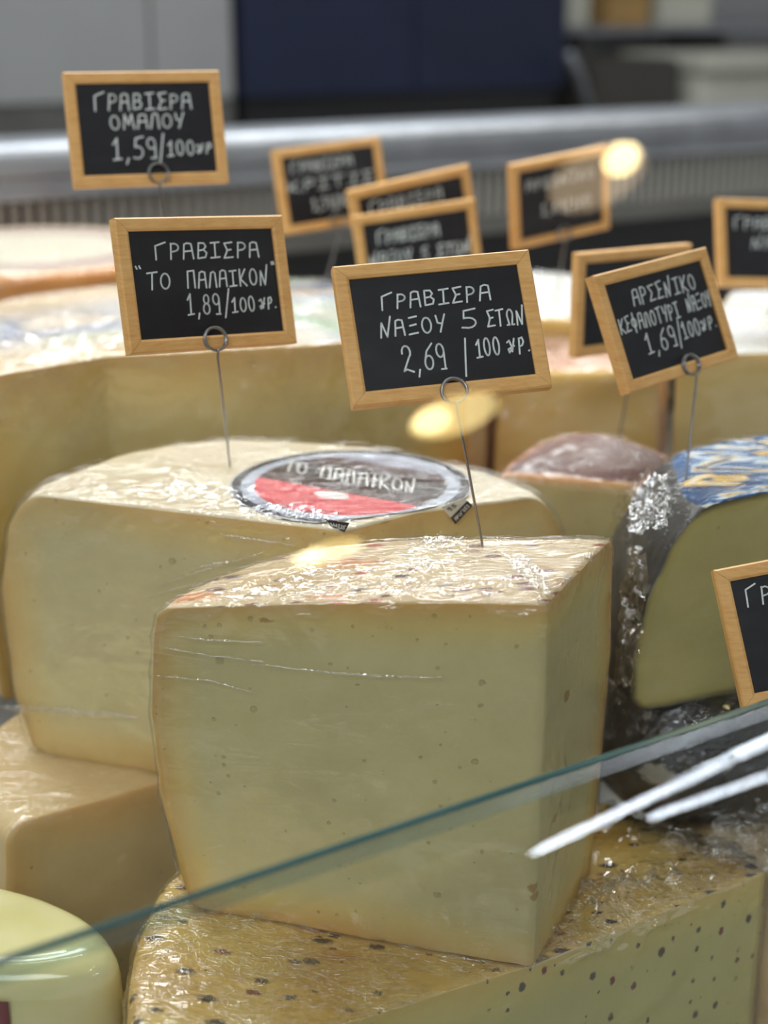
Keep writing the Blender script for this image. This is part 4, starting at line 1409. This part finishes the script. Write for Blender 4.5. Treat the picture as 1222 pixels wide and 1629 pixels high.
# ------------------------------------------------------------------ raised folds of film across the faces
FOLD = mat_film('film_fold', (200, 200, 60), 0.2, 0.8, 0.15, 3.0, 1.0, 1.0)


def fold(pts, A, Bp, off, w_px, parent, seed=0):
    rnd = random.Random(seed)
    e_ = (Vector(Bp) - Vector(A)).normalized()
    nn = Vector((e_.y, -e_.x, 0))
    P = []
    for (a, b) in zip(pts, pts[1:]):
        for i in range(10):
            f = i / 10
            P.append((lerp(a[0], b[0], f), lerp(a[1], b[1], f) + rnd.uniform(-0.6, 0.6)))
    P.append(pts[-1])
    V, F = [], []
    n = len(P)
    for i, (u, v) in enumerate(P):
        k_ = math.sin(math.pi * (i + 0.4) / (n - 0.2)) ** 0.5 * w_px * rnd.uniform(0.7, 1.2) / 2
        for f, h in ((-1, 0.0), (-0.4, 0.8), (0.4, 1.0), (1, 0.0)):
            p = plane_pt(u, v + f * k_, A, Bp, off)
            V.append(p + nn * h * 0.0006)
    for i in range(n - 1):
        for j in range(3):
            F.append([i * 4 + j, i * 4 + j + 1, i * 4 + 4 + j + 1, i * 4 + 4 + j][::-1])
    return mesh_obj('film_fold', V, F, FOLD, parent, True)


for i, (pts, w) in enumerate([([(285, 1012), (330, 1018), (420, 1021)], 4), ([(262, 1030), (330, 1042), (420, 1052)], 4), ([(400, 1055), (540, 1072), (640, 1077), (706, 1077)], 5), ([(620, 1515), (700, 1522), (770, 1528)], 4), ([(250, 1075), (330, 1082), (410, 1102)], 3)]):
    fold(pts, lf, ap, 0.0022, w, ch1, i)
for i, (pts, w) in enumerate([([(0, 1124), (60, 1130), (140, 1137), (222, 1142)], 16), ([(350, 850), (400, 858), (470, 868)], 5), ([(300, 905), (345, 897), (385, 890)], 4), ([(230, 948), (330, 925), (420, 905)], 3), ([(250, 930), (330, 905), (420, 878)], 3)]):
    fold(pts, pl, pa, 0.0026, w, ch2, 20 + i)

# ------------------------------------------------------------------ loose crumpled ends of the film
FILM_LOOSE = mat_film('film_loose', (120, 160, 120), 0.4, 1.0, 0.10, 1.6, 1.0, 1.0, 0.10)


def loose_film(name, quad, n, m, amp, seed, parent, k=90):
    """crumpled sheet spanned by four points given relative to the eye plane"""
    Q = [Vector(q) + Vector((0, 0, CAMZ)) for q in quad]
    nn = (Q[1] - Q[0]).cross(Q[3] - Q[0]).normalized()
    V, F = [], []
    sv = Vector((seed, seed * 0.7, seed * 1.3))
    for j in range(m + 1):
        for i in range(n + 1):
            x, y = i / n, j / m
            tp = (0.45 + 0.55 * math.sin(math.pi * (0.12 + 0.80 * y)) ** 0.6) * (1 + 0.5 * noise.noise(Vector((y * 5 + seed, seed, 0))))
            x = 0.5 + (x - 0.5) * tp + 0.10 * noise.noise(Vector((y * 4, seed * 2, 7)))
            y = y + 0.12 * noise.noise(Vector((x * 6, seed, 3)))
            p = Q[0].lerp(Q[1], x).lerp(Q[3].lerp(Q[2], x), y)
            w = noise.noise(p * k + sv) + 0.7 * abs(noise.noise(p * k * 2.1 + sv)) * 1.4 + 0.35 * noise.noise(p * k * 4.5 + sv)
            e_ = 0.35 + 0.65 * math.sin(math.pi * x) * 1.0
            up = 0.5 * amp * noise.noise(p * k * 0.8 - sv) * (y if j else 0)
            V.append(p + nn * amp * w * e_ + Vector((0, 0, up)))
    for j in range(m):
        for i in range(n):
            a = j * (n + 1) + i
            F.append([a, a + 1, a + n + 2, a + n + 1])
    return mesh_obj(name, V, F, FILM_LOOSE, parent, True)


def r3(u, v, t):
    return tuple(ray(u, v) * t)


# crest of bunched film on the tall wedge
loose_film('film_crest', [(*onz(640, 885, Z_F), Z_F + 0.001), (*onz(760, 880, Z_F), Z_F + 0.001), r3(775, 856, 0.600), r3(640, 852, 0.600)], 44, 16, 0.0030, 3.0, ch1, 130)
loose_film('film_crest', [(*onz(800, 895, Z_F), Z_F + 0.0008), (*onz(868, 952, Z_F), Z_F + 0.0008), (*onz(880, 935, Z_F), Z_F + 0.003), (*onz(825, 885, Z_F), Z_F + 0.003)], 40, 10, 0.0014, 9.0, ch1, 160)
loose_film('film_crest', [r3(1122, 1300, 0.69), r3(1260, 1300, 0.70), r3(1260, 1215, 0.70), r3(1140, 1262, 0.69)], 44, 24, 0.006, 14.0, ch11, 70)
loose_film('film_crest', [r3(1130, 1400, 0.675), r3(1260, 1400, 0.68), r3(1260, 1300, 0.70), r3(1122, 1298, 0.69)], 40, 30, 0.004, 17.0, ch11, 60)
loose_film('film_crest', [(*onz(1000, 1345, -0.37), -0.369), (*onz(1190, 1372, -0.37), -0.369), r3(1170, 1338, 0.690), r3(1020, 1308, 0.710)], 50, 18, 0.004, 21.0, ch4, 80)
loose_film('film_crest', [r3(236, 1625, 0.560), r3(300, 1600, 0.565), r3(318, 1520, 0.600), r3(255, 1545, 0.590)], 26, 34, 0.0035, 25.0, ch4, 110)
loose_film('film_crest', [r3(1000, 850, 0.655), r3(1062, 846, 0.640), r3(1072, 752, 0.668), r3(1000, 775, 0.690)], 30, 34, 0.005, 31.0, ch9, 90)
loose_film('film_crest', [r3(972, 1090, 0.675), r3(1012, 1096, 0.650), r3(1035, 880, 0.645), r3(1000, 860, 0.680)], 20, 60, 0.0045, 35.0, ch9, 70)
